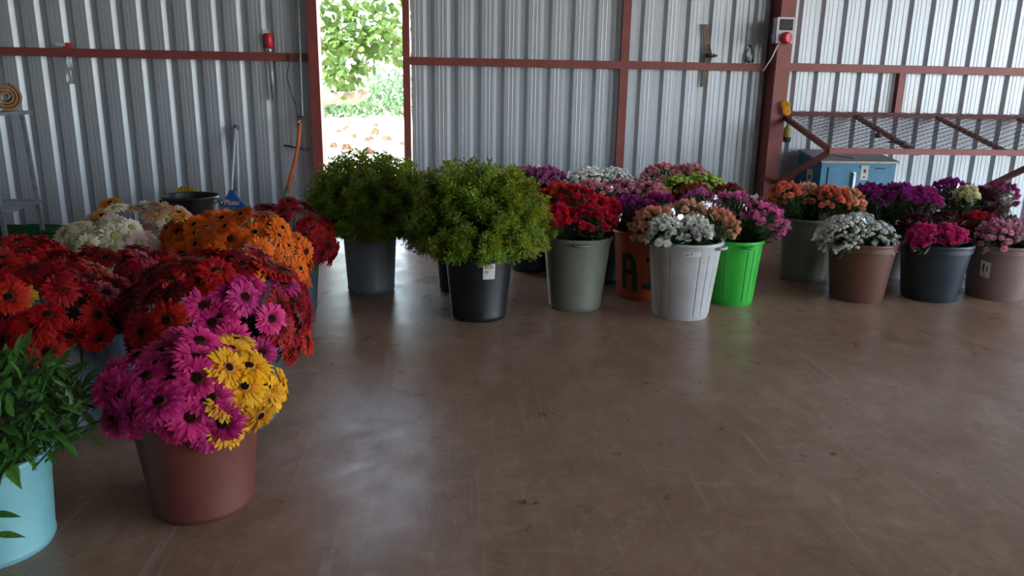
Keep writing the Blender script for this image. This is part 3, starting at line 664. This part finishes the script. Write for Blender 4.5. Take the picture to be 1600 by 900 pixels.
# ------------------------------------------------------------------ glossy green foliage in the aqua bucket
random.seed(51)
RL = mat_leaf('ruscus_leaf', (.035, .11, .018), (.08, .21, .035), .28, .15, 5)
def rleaf():
    b = MB(); k = 6; v = []; W = .145
    for i in range(k + 1):
        t = i / k; w_ = W * math.sin(math.pi * min(1, t ** .8 * .98 + .015)); zb = -.22 * t * t
        v += [(t, -w_, zb + .05 * (w_ / W)), (t, 0, zb), (t, w_, zb + .05 * (w_ / W))]
    f = []
    for i in range(k):
        for j in (0, 1): f.append((3*i+j, 3*i+3+j, 3*i+4+j, 3*i+1+j))
    b.add(v, f); return b.mesh('leaf', RL, True)
LM3 = [rleaf() for _ in range(2)]
ru = empty('ruscus_bunch', (-1.64, 2.53, .05), 'glossy green leafy foliage filling the aqua bucket', 'foliage')
nst = 60
for i in range(nst):
    s = 1 - 1.30 * (i + .5) / nst; t = i * 2.39996; k = math.sqrt(max(0, 1 - s * s))
    dd = Vector((k * math.cos(t), k * math.sin(t), s))
    tip = Vector((dd.x * .37, dd.y * .37, .43 + dd.z * (.225 if s > 0 else .15))) + rdir() * .02
    b0 = Vector((dd.x * .08, dd.y * .08, .12)); mid = (tip + b0) / 2 + Vector((dd.x * .03, dd.y * .03, .06))
    m = MB(); pts = [b0, mid, tip]; m.tube([b0, b0 * .25 + mid * .75, mid * .5 + tip * .5, tip], [.005, .004, .003, .002], 5); so = m.build('stem', STEM, ru, True)
    nl = 6 if (dd.y < .25 or dd.z > .3) else 2
    for j in range(nl):
        u = .45 + .55 * (j + .6) / nl; pp = mid.lerp(tip, (u - .45) / .55); axd = (tip - mid).normalized(); a = j * 2.4 + U(0, .6)
        o1 = axd.orthogonal().normalized(); o2 = axd.cross(o1); ld = (o1 * math.cos(a) + o2 * math.sin(a) + axd * .8 + Vector((0, 0, -.15)) if j < nl - 1 else axd).normalized()
        nn = (Vector((0, 0, 1)) - ld * ld.z + rdir() * .35); nn = (nn - ld * nn.dot(ld)).normalized(); sd_ = nn.cross(ld)
        M = Matrix((ld, sd_, nn)).transposed(); o = link('leaf', random.choice(LM3), so, pp); o.rotation_euler = M.to_euler(); sc_ = U(.08, .115); o.scale = (sc_, sc_, sc_)
inn = MB(); tmpl = [Vector(v.co) for v in LM3[0].vertices]; tf = [tuple(p.vertices) for p in LM3[0].polygons]
for i in range(620):
    dd = rdir(); dd.z = abs(dd.z) if R() < .8 else -.35 * abs(dd.z); k = U(.62, .98)
    p = Vector((dd.x * .35 * k, dd.y * .35 * k, .42 + dd.z * .23 * k)); ld = (dd * .8 + rdir() * .9).normalized(); nn = (Vector((0, 0, 1)) + rdir() * .5); nn = (nn - ld * nn.dot(ld)).normalized()
    M = Matrix((ld, nn.cross(ld), nn)).transposed(); sc_ = U(.07, .105); inn.add([p + M @ (v * sc_) for v in tmpl], tf)
tag(inn.build('inner_leaves', RL, ru, True), kind='stuff')
# two loose leaves low at the front of the aqua bucket
for px, py in ((8, 803), (15, 835)):
    p = at(px, py, 2.29) - ru.location
    o = link('leaf', LM3[0], ru, p - Vector((.05, 0, 0))); o.rotation_euler = (.5, .1, .15); o.scale = (.09, .09, .09)
    m = MB(); m.tube([p - Vector((.05, 0, 0)), p + Vector((-.12, .0, .06)), (-.12, -.21, .37), (-.08, -.12, .36)], .003, 5); m.build('stem', STEM, ru)

# ------------------------------------------------------------------ things along the wall
random.seed(61)
# black empty tub
tb = empty('plastic_tub', (-2.62, 7.3, 0), 'empty wide black tub standing behind the gerberas', 'tub')
tp = at(299, 312, 7.3); tb.location = (tp.x, 7.3, 0); H = .62
m = MB(); m.lathe([(.001, .004), (.19, 0), (.2, .02), (.243, H), (.238, H), (.195, .02), (.001, .02)], 48); sharp(m.build('body', BLACKP, tb, True))
m = MB(); m.lathe([(.24, H - .03), (.256, H - .028), (.258, H), (.25, H + .008), (.238, H)], 48); m.build('rim', BLACKP, tb, True)
for s in (0, math.pi):
    m = MB(); m.tube([(.27 * math.cos(s + k * .1), .27 * math.sin(s + k * .1), H - .04 - .03 * (1 - (k / 2) ** 2)) for k in (-2, -1, 0, 1, 2)], .01, 8); m.build('handle', BLACKP, tb, True)
# brooms
def broom(px, py_top, py_head, Y0, label, bluec, hw, lettering, lean, hx=0):
    top = at(px, py_top, WY - .03); hd = at(px + hx, py_head, Y0)
    root = empty('broom', (hd.x, hd.y, 0), label, 'broom'); o = Vector(root.location)
    m = MB(); m.tube([Vector((hd.x, hd.y, hd.z + .10)) - o, top - o], .0125, 10); m.build('handle', WHITE, root, True)
    m = MB(); d = (top - hd).normalized(); m.tube([top - o - d * .03, top - o + d * .012], .016, 10); m.build('hanging_cap', bluec, root, True)
    # head: fan-shaped shell
    z0 = hd.z - .085; z1 = hd.z + .085; pr = [(-hw, z0), (hw, z0), (hw * .93, z0 + .035), (hw * .55, z0 + .085), (.035, z1 - .02), (.03, z1 + .01), (-.03, z1 + .01), (-.035, z1 - .02), (-hw * .55, z0 + .085), (-hw * .93, z0 + .035)]
    m = MB(); n = len(pr); yf, yb = -.032, .03
    m.add([(x, yf * (1 if z < z1 - .03 else .7), z) for x, z in pr] + [(x, yb * (1 if z < z1 - .03 else .7), z) for x, z in pr], [tuple(range(n)), tuple(range(2 * n - 1, n - 1, -1))] + [(i, n + i, n + (i + 1) % n, (i + 1) % n) for i in range(n)])
    h = m.build('head', bluec, root)
    m = MB()
    for i in range(90):
        x = U(-hw * .95, hw * .95); y = U(-.025, .025); m.tube([(x, y, z0 + .005), (x * 1.12, y * 1.4, .004)], .0022, 3, 0, False)
    tag(m.build('bristles', plain('grey_bristle', (.16, .18, .20), .6), root), kind='stuff')
    if lettering:
        cu = bpy.data.curves.new('lettering', 'FONT'); cu.body = lettering; cu.size = .078; cu.align_x = 'CENTER'; cu.align_y = 'CENTER'; cu.extrude = .001; cu.offset = .003
        to = bpy.data.objects.new('tmp_text', cu); col.objects.link(to); bpy.context.view_layer.update()
        me = bpy.data.meshes.new_from_object(to.evaluated_get(bpy.context.evaluated_depsgraph_get())); bpy.data.objects.remove(to)
        me.materials.clear(); me.materials.append(plain('pinkish_white_print', (.72, .55, .60), .6)); t = link('lettering', me, h, (0, yf - .002, z0 + .05)); t.rotation_euler = (math.radians(90), 0, 0)
    return root
BLUE = plain('blue_plastic', (.02, .13, .36), .4, 0, .1); YEL = plain('yellow_plastic', (.62, .47, .06), .5, 0, .12)
broom(368, 197, 311, 8.55, 'blue broom with a white handle leaning on the metal wall', BLUE, .14, 'Pluto', .0, hx=-5)
broom(370, 200, 330, 8.75, 'second white handled broom behind the blue broom', BLUE, .12, None, .0, hx=4)
# yellow broom head, upright against the wall
yb = at(289, 299, 8.8); root = empty('yellow_broom', (yb.x, 8.8, 0), 'yellow fan shaped broom resting upside down behind the black tub', 'broom')
zc = yb.z
m = MB(); m.tube([(0, 0, .0), (.0, .05, zc - .12)], .012, 8); m.build('handle', YEL, root, True)
m = MB(); m.box((-.05, -.025, zc - .16), (.05, .075, zc - .10)); m.build('head', YEL, root)
m = MB()
for i in range(140):
    x = U(-1, 1); y = U(-.02, .03); m.tube([(x * .05, y + .02, zc - .11), (x * .115, y * 1.6 + .02, zc + .055 - .05 * x * x * (1 if abs(x) > .5 else .3))], .004, 3, 0, False)
tag(m.build('bristles', YEL, root), kind='stuff')
# standpipe, tap, hose
tx = at(471, 187, WY - .1); tap = empty('water_tap', (tx.x, WY - .1, 0), 'brass tap on a grey standpipe beside the door post', 'tap'); o = Vector(tap.location)
pz = tx.z; pp = at(473, 60, WY - .1)
m = MB(); m.tube([(pp.x - tx.x + .01, 0, 5.1), (.012, 0, pz + .02), (.012, -.0, pz)], .011, 10); m.build('pipe', STEEL, tap, True)
BRASS = plain('worn_brass', (.36, .30, .2), .4, .8)
m = MB(); m.tube([(.012, 0, pz + .02), (.012, -.02, pz), (.0, -.06, pz - .005), (-.02, -.085, pz - .02), (-.024, -.088, pz - .07)], [.016, .018, .018, .015, .013], 10); m.build('spout', BRASS, tap, True)
m = MB(); m.tube([(-.03, -.05, pz + .035), (.05, -.05, pz + .035)], .007, 6); m.tube([(.0, -.05, pz), (.0, -.05, pz + .035)], .006, 6); m.build('lever', DARKSTEEL, tap, True)
HOSE = plain('orange_hose', (.62, .14, .04), .45, 0, .08)
pts = [(469, 192), (466, 225), (460, 255), (452, 285), (448, 297)]; hp = [at(a, b, WY - .19) for a, b in pts]
hb = hp[0]; root = empty('garden_hose', (hb.x, hb.y, 0), 'orange hose with a green end hanging from the tap', 'hose'); o = Vector(root.location)
m = MB(); m.tube([p - o for p in hp], .021, 10); m.build('hose_length', HOSE, root, True)
gp = [at(a, b, WY - .19) for a, b in ((448, 296), (445, 310), (441, 324))] ; gp.append(Vector((gp[-1].x - .06, WY - .25, .12))); gp.append(Vector((gp[-1].x - .15, WY - .3, .025)))
m = MB(); m.tube([p - o for p in gp], [.022, .02, .02, .02, .02], 10); m.build('green_end', plain('green_hose', (.02, .20, .09), .5), root, True)
# black cable from rail and steel rod
cp = [at(a, b, WY - .08) for a, b in ((452, 86), (451, 100), (448, 120), (455, 145), (464, 170), (466, 195), (466, 228))]; root = MB(); root.tube(cp, .006, 6); tag(root.build('black_cable', BLACKP, None, True), 'thin black cable hanging from the red rail near the tap', 'cable')
m = MB(); a, b = at(444, 227, WY - .03), at(480, 234, WY - .12); m.tube([a, b], .010, 8); m.tube([b, b + Vector((0, .12, 0))], .012, 8); tag(m.build('wall_rod', DARKSTEEL, None, True), 'short dark rod fixed across the wall behind the orange hose', 'rod')
# immersion heater behind the rail
a, b = at(418, 50, WY - .03), at(428, 156, WY - .03); root = empty('immersion_rod', (b.x, WY - .03, 0), 'grey metal rod with a red cap stuck behind the rail', 'tool'); o = Vector(root.location)
d = (b - a).normalized(); L = (b - a).length
m = MB(); m.tube([a + d * .20 - o, b - o], [.026, .022], 10); m.build('rod', plain('dull_tube', (.42, .40, .38), .45, .5), root, True)
m = MB(); m.tube([a + d * .015 - o, a + d * .03 - o, a + d * .155 - o, a + d * .175 - o], [.04, .048, .046, .03], 14); m.build('cap', plain('red_plastic', (.62, .02, .03), .35), root, True)
m = MB(); m.tube([a + d * .17 - o, a + d * .22 - o], [.03, .028], 12); m.build('collar', plain('bright_metal', (.7, .7, .7), .3, .8), root, True)
for s in (-.02, .0, .02):
    m = MB(); m.tube([a + Vector((s, 0, 0)) + d * .02 - o, a + Vector((s, 0, 0)) - d * .025 - o], .005, 6); m.build('prong', WHITE, root)
# spray bottle behind the left rail
a = at(107, 84, WY + .0); root = empty('spray_bottle', (a.x, WY - .01, 1.62), 'clear spray bottle with a red and white trigger tucked behind the left rail', 'bottle')
dz = a.z - 1.62
m = MB(); m.lathe([(.001, 0), (.036, .003), (.038, .02), (.038, dz - .16), (.018, dz - .06), (.016, dz - .01), (.001, dz - .01)], 20, 0, Matrix.Translation((0, -.02, 0))); m.build('bottle', mat_glass('clear_plastic', (.9, .93, .93)), root, True)
RP = MATS['red_plastic']
m = MB(); m.lathe([(.001, dz - .02), (.022, dz - .02), (.022, dz + .03), (.001, dz + .03)], 14, 0, Matrix.Translation((0, -.02, 0))); m.box((.0, -.04, dz + .02), (.045, 0, dz + .115)); m.build('collar', RP, root)
m = MB(); m.bar((.03, -.02, dz + .085), (-.11, -.02, dz + .10), .03, .035); m.build('nozzle', plain('pale_pink_plastic', (.7, .6, .6), .4), root)
m = MB(); m.bar((-.02, -.02, dz + .08), (-.045, -.02, dz + .025), .016, .014); m.build('trigger', RP, root)
# wooden slat with a clamp behind the rail on the right
a, b = at(1101, 38, WY - .03), at(1097, 136, WY - .03); root = empty('wooden_slat', (b.x, WY - .03, b.z), 'tapered wooden slat with a dark clamp tucked behind the rail', 'tool'); o = Vector(root.location)
WOOD = plain('weathered_wood', (.20, .155, .115), .8, 0, .35, 18)
m = MB(); m.add([p - o + Vector((s * wd, e, 0)) for p, wd in ((b, .026), (at(1107, 90, WY - .03), .04), (a, .03)) for s, e in ((-1, -.012), (1, -.012), (1, .012), (-1, .012))],
               [(0, 1, 5, 4), (1, 2, 6, 5), (2, 3, 7, 6), (3, 0, 4, 7), (4, 5, 9, 8), (5, 6, 10, 9), (6, 7, 11, 10), (7, 4, 8, 11), (3, 2, 1, 0), (8, 9, 10, 11)]); m.build('slat', WOOD, root)
c = at(1110, 87, WY - .06) - o
m = MB(); m.tube([c + Vector((-.05, 0, 0)), c + Vector((.055, 0, 0))], .02, 8); m.tube([c + Vector((.055, 0, 0)), c + Vector((.085, 0, 0))], .009, 6); m.build('clamp', DARKSTEEL, root, True)
m = MB(); m.tube([c + Vector((-.03, 0, .13)), c + Vector((.0, 0, .05)), c + Vector((.015, 0, 0)), c + Vector((-.005, 0, -.07)), c + Vector((-.03, 0, -.1))], .006, 6); m.build('strap', DARKSTEEL, root, True)
# glass bottle on the rail
b = at(1170, 98, WY - .04); root = empty('glass_bottle', (b.x, WY - .036, 1.99), 'small clear bottle standing on the red rail by the column', 'bottle')
GLS = mat_glass('clear_glass', (.88, .92, .9)); 
m = MB(); m.lathe([(.001, .002), (.05, .0), (.055, .015), (.055, .11), (.04, .15), (.018, .175), (.018, .205), (.014, .205), (.014, .17), (.036, .145), (.05, .11), (.05, .02), (.001, .012)], 24, 0, Matrix.Scale(.62, 4, (0, 1, 0))); m.build('bottle', GLS, root, True)
m = MB(); m.lathe([(.001, .225), (.02, .225), (.02, .20), (.019, .20)], 14); m.build('stopper', plain('grey_cap', (.35, .34, .33), .5), root, True)
# switch box on the column
p0, p1 = at(1214, 27, WY - .33), at(1236, 68, WY - .33); root = empty('socket_box', (p0.x, WY - .25, p1.z), 'grey power socket box on the red column', 'socket box'); wx = p1.x - p0.x; hz_ = p0.z - p1.z
BOXM = plain('light_grey_plastic', (.62, .63, .62), .4, 0, .05)
m = MB(); m.box((0, -.11, 0), (wx, 0, hz_)); m.build('housing', BOXM, root)
m = MB(); m.box((wx * .16, -.118, hz_ * .5), (wx * .93, -.108, hz_ * .93)); wo = m.build('window_flap', plain('smoked_plastic', (.05, .052, .06), .55, 0, .25, 14., .2), root)
m = MB()
for k in range(6): m.box((wx * (.22 + .11 * k), -.1205, hz_ * .60), (wx * (.30 + .11 * k), -.1175, hz_ * .68))
m.build('breaker_row', INK, wo)
m = MB(); M = Matrix.Translation((wx * .52, -.11, hz_ * .2)) @ Matrix.Rotation(math.radians(90), 4, 'X') @ Matrix.Rotation(.4, 4, 'Y')
m.lathe([(.03, -.03), (.066, -.01), (.066, .05), (.05, .066), (.001, .07)], 8, 0, M); m.build('red_socket', RP, root)
m = MB(); m.box((-.035, -.095, hz_ * .08), (0, -.03, hz_ * .34)); m.build('blue_socket', plain('blue_socket_plastic', (.03, .08, .28), .4), root)
cb = [Vector((p0.x + wx * .35, WY - .29, p1.z + .01)), at(1206, 90, WY - .27), at(1192, 111, WY - .26)]; m = MB(); m.tube([p - Vector(root.location) for p in cb], .008, 6); m.build('cable', WHITE, root, True)

# ------------------------------------------------------------------ sloped mesh rack
RX0, RX1, RYB, RYF, RZB, RZF = 3.86, 8.4, 9.0, 7.65, 1.425, 1.085
root = empty('mesh_rack', (RX0, RYB, RZB), 'long sloping wire mesh rack with a red steel frame', 'rack'); o = Vector(root.location)
def rb_(a, b, wd, ht, nm='frame_bar', mt=RED):
    m = MB(); m.bar(Vector(a) - o, Vector(b) - o, wd, ht); return m.build(nm, mt, root)
rb_((RX0, RYF, RZF), (RX1, RYF, RZF), .045, .06); rb_((RX0, RYB, RZB), (RX1, RYB, RZB), .045, .05); rb_((RX0 + .02, RYF, RZF), (RX0 + .02, RYB, RZB), .04, .055)
for x in (4.83, 5.86, 6.9, 7.9): rb_((x, RYF, RZF - .02), (x, RYB, RZB - .02), .05, .04, 'cross_bar')
rb_((RX0 + .01, RYF + .02, RZF - .02), (RX0 - .02, WY - .02, .52), .045, .05, 'brace'); rb_((6.35, RYF + .02, RZF - .02), (6.35, WY - .02, .40), .05, .06, 'brace')
# expanded mesh: strands cross the slope
m = MB(); sl = Vector((0, RYF - RYB, RZF - RZB)); Ls = sl.length; n_rows = 30; dx = .14; nxm = int((RX1 - RX0) / dx); nrm = Vector((0, -sl.z, sl.y)).normalized()
nrm = nrm if nrm.z > 0 else -nrm
th = .0038
def mp(x, t): return Vector((x - RX0, 0, 0)) + sl * t + nrm * .032
for j in range(n_rows):
    t0 = j / n_rows; t1 = (j + 1) / n_rows
    for i in range(nxm):
        x = RX0 + i * dx + (dx / 2 if j % 2 else 0)
        for (a, b) in ((mp(x, t0), mp(x + dx / 2, t1)), (mp(x + dx / 2, t1), mp(x + dx, t0))):
            if b.x > RX1 - RX0: continue
            s = (b - a).cross(nrm).normalized() * th; m.add([a - s, a + s, b + s, b - s, a - s + nrm * th, a + s + nrm * th, b + s + nrm * th, b - s + nrm * th], [(0, 3, 2, 1), (4, 5, 6, 7), (0, 1, 5, 4), (2, 3, 7, 6), (1, 2, 6, 5), (3, 0, 4, 7)])
tag(m.build('expanded_mesh', plain('rusty_mesh', (.085, .055, .05), .7, .3), root), kind='stuff')
def on_rack(px, py):
    d = ray(px, py); P0 = Vector((RX0, RYB, RZB)) + nrm * .035; t = (P0 - Vector((0, 0, EYE))).dot(nrm) / d.dot(nrm); return Vector((0, 0, EYE)) + d * t
p = on_rack(1372, 216); m = MB(); m.lathe([(.001, 0), (.03, .004), (.036, .03), (.02, .06), (.001, .065)], 12); ob = m.build('round_knob', plain('plum_plastic', (.06, .03, .06), .5), None, True, p); tag(ob, 'small dark plum knob lying on the mesh rack', 'knob')
p = on_rack(1405, 224); m = MB(); m.tube([(-.10, .05, .012), (-.03, .01, .014), (.03, .0, .012), (.09, -.03, .012)], [.006, .012, .014, .006], 8); ob = m.build('small_tool', DARKSTEEL, None, True, p); tag(ob, 'small dark tool lying near the rack front edge', 'tool')
# yellow bloom at the rack corner
p = at(1225, 176, WY - .28); g_ = empty('yellow_flower', (p.x, p.y, p.z), 'yellow flower stuck between the red column and the mesh rack', 'flower'); pm, dm = ger_meshes('yellow')
for k, (dx_, dz_, s_) in enumerate(((0, .09, .062), (.02, .02, .058))):
    o1 = link('petals', pm[k], g_, (dx_, -.03, dz_)); o1.rotation_euler = (math.radians(70), .3 * (k * 2 - 1), 0); o1.scale = (s_,) * 3
m = MB(); m.tube([(0, 0, .08), (.01, .02, -.05), (.0, .04, -.16)], .005, 5); m.build('stem', STEM, g_)
# hanging bottle under the rack
p = at(1227, 222, WY - .1); b0 = p.z; root = empty('hanging_bottle', (p.x + .02, WY - .09, b0), 'yellow-green bottle hanging under the left end of the rack', 'bottle')
m = MB(); m.lathe([(.001, .0), (.045, 0), (.048, .06)], 16, 1); m.lathe([(.048, .06), (.048, .15), (.02, .20), (.02, .23), (.001, .23)], 16, 0); m.build('bottle', [plain('yellow_green_plastic', (.42, .46, .16), .4), plain('dark_base', (.06, .07, .06), .5)], root, True)
m = MB(); m.tube([(0, 0, .22), (0, .03, 1.40 - b0)], .003, 5); m.build('wire', DARKSTEEL, root)

# ------------------------------------------------------------------ blue cabinet
CX0, CX1, CYF, CYB, CZF, CZB = 4.17, 5.05, 8.38, 8.98, .90, .985
root = empty('blue_cabinet', (CX0, CYF, 0), 'blue steel cabinet with a grey sloping lid under the rack', 'cabinet')
CB = plain('blue_cabinet_paint', (.045, .24, .40), .45, 0, .15, 6); CW, CD = CX1 - CX0, CYB - CYF
m = MB(); m.add([(0, 0, .05), (CW, 0, .05), (CW, CD, .05), (0, CD, .05), (0, 0, CZF), (CW, 0, CZF), (CW, CD, CZB), (0, CD, CZB)], [(0,3,2,1),(4,5,6,7),(0,1,5,4),(1,2,6,5),(2,3,7,6),(3,0,4,7)]); m.build('body', CB, root)
m = MB(); m.add([(-.025, -.03, CZF), (CW + .025, -.03, CZF), (CW + .025, CD, CZB), (-.025, CD, CZB), (-.025, -.03, CZF + .022), (CW + .025, -.03, CZF + .022), (CW + .025, CD, CZB + .022), (-.025, CD, CZB + .022)], [(0,3,2,1),(4,5,6,7),(0,1,5,4),(1,2,6,5),(2,3,7,6),(3,0,4,7)]); m.build('lid', plain('worn_grey_lid', (.30, .28, .26), .45, .4), root)
m = MB(); m.box((.08, -.014, .1), (CW - .08, 0, CZF - .05)); dr = m.build('door', CB, root)
m = MB(); m.box((.36, -.03, .70), (.40, -.014, .80)); m.box((.365, -.05, .55), (.392, -.03, .79)); m.build('handle', plain('pale_handle', (.7, .72, .72), .35, .3), dr)
m = MB(); m.box((.46, -.018, .71), (.55, -.0142, .875)); st_ = m.build('sticker', plain('paper_label', (.68, .66, .62), .7), dr)
m = MB(); m.box((.492, -.0195, .79), (.518, -.018, .83)); m.box((.49, -.0195, .735), (.52, -.018, .75)); m.build('print', INK, st_)
m = MB(); m.box((.63, -.018, .835), (.74, -.0142, .85)); m.build('vent_slot', INK, dr)
m = MB(); m.box((-.004, .2, .62), (0, .34, .80)); s2 = m.build('sticker', MATS['paper_label'], root); m = MB(); m.box((-.006, .24, .69), (-.004, .29, .73)); m.build('print', INK, s2)
for x in (.04, CW - .04):
    for y in (.05, CD - .05):
        m = MB(); m.box((x - .03, y - .03, 0), (x + .03, y + .03, .05)); m.build('foot', DARKSTEEL, root)
m = MB(); zt = CZF + .035; m.tube([(.18, .38, zt + .04), (.42, .10, zt + .005)], .007, 6); ob = m.build('thin_rod', DARKSTEEL, None, False, (CX0, CYF, 0)); tag(ob, 'thin dark rod lying on the blue cabinet lid', 'rod')

# ------------------------------------------------------------------ steel stand at the left with a roll
T = at(47, 173, 8.30); LG = gnd(17, 395); root = empty('steel_stand', (T.x, 7.6, 0), 'grey steel stand with two shelves at the left edge', 'stand'); zt = T.z; o = Vector(root.location)
W_, D_ = 1.1, .75
z2 = at(66, 320, 8.1).z
m = MB(); m.box((-W_, -.0, zt - .035), (0, D_, zt)); m.build('shelf', STEEL, root)
x1 = LG.x - T.x
for (x, y) in ((x1 - .02, .03), (-W_ + .05, .03), (x1 - .02, D_ - .05), (-W_ + .05, D_ - .05)):
    m = MB(); m.bar((x, y, 0), (x - .05 if x > -.6 else x, y, zt - .03), .035, .035, 0, (0, 1, 0)); m.build('leg', STEEL, root)
m = MB(); m.bar((-W_, D_ - .05, .42), (.0, D_ - .05, .42), .03, .03); m.bar((-W_ + .05, .03, .40), (x1, .03, .40), .03, .03); m.bar((x1, .03, .40), (-.02, D_ - .05, .42), .03, .03); m.build('lower_rail', STEEL, root)
m = MB(); m.box((-W_ + .05, .05, .415), (x1 - .02, D_ - .06, .425)); m.build('lower_shelf', STEEL, root)
# rolled matting: a real spiral
COIR = plain('brown_matting', (.30, .17, .075), .9, 0, .3, 40, .2, .3); m = MB(); K = 64; r_out = .118; pts = []
for i in range(K + 1):
    a = 6.283 * 3.2 * i / K; rr = .022 + (r_out - .022) * i / K; pts.append((rr * math.cos(a), rr * math.sin(a), a, rr))
th = .022; v = []
for x, z, a, rr in pts:
    for dr_ in (0, th):
        for y in (0, .55): v.append(((rr + dr_) * math.cos(a), y, (rr + dr_) * math.sin(a)))
f = []
for i in range(K):
    a = 4 * i; b = 4 * (i + 1); f += [(a, b, b + 1, a + 1), (a + 2, a + 3, b + 3, b + 2), (a, a + 2, b + 2, b), (a + 1, b + 1, b + 3, a + 3)]
m.add(v, f); ob = m.build('matting_roll', COIR, None, True, (at(9, 153, 7.72).x, 7.72, zt + .14)); ob.rotation_euler.z = .52; sharp(ob); tag(ob, 'rolled brown matting lying on the steel stand', 'roll')
# green shade net bundled along the wall foot
m = MB(); NET = plain('green_net', (.012, .10, .035), .8, 0, .5, 30)
for i in range(26):
    y0 = U(8.0, 8.75); z = U(.012, .07); x0 = U(-6.2, -5.0); x1_ = U(-4.2, -3.5); pts = []
    for k in range(9): pts.append((x0 + (x1_ - x0) * k / 8, y0 + U(-.05, .05), z * (1 if k not in (0, 8) else .4) + U(0, .02)))
    m.tube(pts, [.03 + .012 * math.sin(k * 2 + i) for k in range(9)], 6)
tag(m.build('shade_net', NET, None, True), 'green shade net bundled on the floor along the wall', 'net', kind='stuff')
# small carton on the floor between right buckets
p = gnd(1497, 450); m = MB(); m.box((-.04, 0, 0), (.04, .08, .065)); m.box((-.042, -.002, .06), (.042, .03, .068)); ob = m.build('small_carton', WHITE, None, False, (p.x, p.y + .02, 0)); tag(ob, 'tiny white carton on the floor behind the blue black bucket', 'carton')
# floor litter
for i, (px, py) in enumerate(((810, 524), (1128, 672), (820, 786), (584, 537), (1094, 599), (1303, 711), (838, 788), (740, 552))):
    p = gnd(px, py); m = MB(); s = U(.008, .014); a = U(0, 3.1)
    c_, s_ = math.cos(a), math.sin(a); m.tube([(-s * c_, -s * s_, .004), (0, .002, .007), (s * c_ * 1.5, s * s_ * 1.5, .004)], [.002, .005, .002], 5); ob = m.build('plant_scrap', [INK, BRPRINT][i % 2], None, True, (p.x, p.y, 0)); tag(ob, 'tiny dark plant scrap on the brown floor', 'scrap', 'scraps on the floor')

# ------------------------------------------------------------------ single out each gerbera by its place in its mound
bpy.context.view_layer.update()
dg = bpy.context.evaluated_depsgraph_get(); eye = Vector((0, 0, EYE)); groups = {}; DEAD = []
for g_, c, where in REG:
    own = {ch.name for ch in g_.children}; p = Vector(g_.location); hits = 0
    for dx_, dz_ in ((0, 0), (.04, 0), (-.04, 0), (0, .04), (0, -.04), (.05, .05), (-.05, .05), (.05, -.05), (-.05, -.05), (.075, 0), (-.075, 0), (0, .075), (0, -.075)):
        d = (p + rt * dx_ + up * dz_ - eye).normalized(); ok, _, _, _, ob, _ = sc.ray_cast(dg, eye, d)
        hits += bool(ok and ob and ob.name in own)
        if hits >= 2: break
    d = p - eye; z = d.dot(fw); px, py = 800 + F_PX * d.dot(rt) / z, 450 - F_PX * d.dot(up) / z
    if hits >= 2 and -10 < px < 1610: groups.setdefault((c, where), []).append((py, px, g_))
    elif hits == 0: DEAD.append(g_)
    else: g_['label'] = '%s gerbera %s, largely hidden by its neighbours' % (CNAME[c], where)
for g_ in DEAD:          # blooms the picture shows nothing of
    for ch_ in list(g_.children): bpy.data.objects.remove(ch_)
    bpy.data.objects.remove(g_)
ORD = ['leftmost', 'second from left', 'third from left', 'fourth from left', 'fifth from left', 'sixth from left', 'seventh from left', 'eighth from left', 'ninth from left', 'tenth from left']
for (c, where), L in groups.items():
    L.sort(key=lambda q: q[0]); nr = max(1, min(5, math.ceil(len(L) / 6))); per = math.ceil(len(L) / nr)
    names = {1: [''], 2: ['upper row', 'lower row'], 3: ['top row', 'middle row', 'bottom row'], 4: ['top row', 'second row', 'third row', 'bottom row'], 5: ['top row', 'second row', 'third row', 'fourth row', 'bottom row']}[nr]
    if len(L) == 1: L[0][2]['label'] = 'single visible %s gerbera %s' % (CNAME[c], where); continue
    for k in range(nr):
        for j, (_, _, g_) in enumerate(sorted(L[k * per:(k + 1) * per], key=lambda q: q[1])):
            g_['label'] = '%s gerbera %s, %s%s' % (CNAME[c], where, ORD[min(j, 9)], (' ' + names[k]) if names[k] else '')
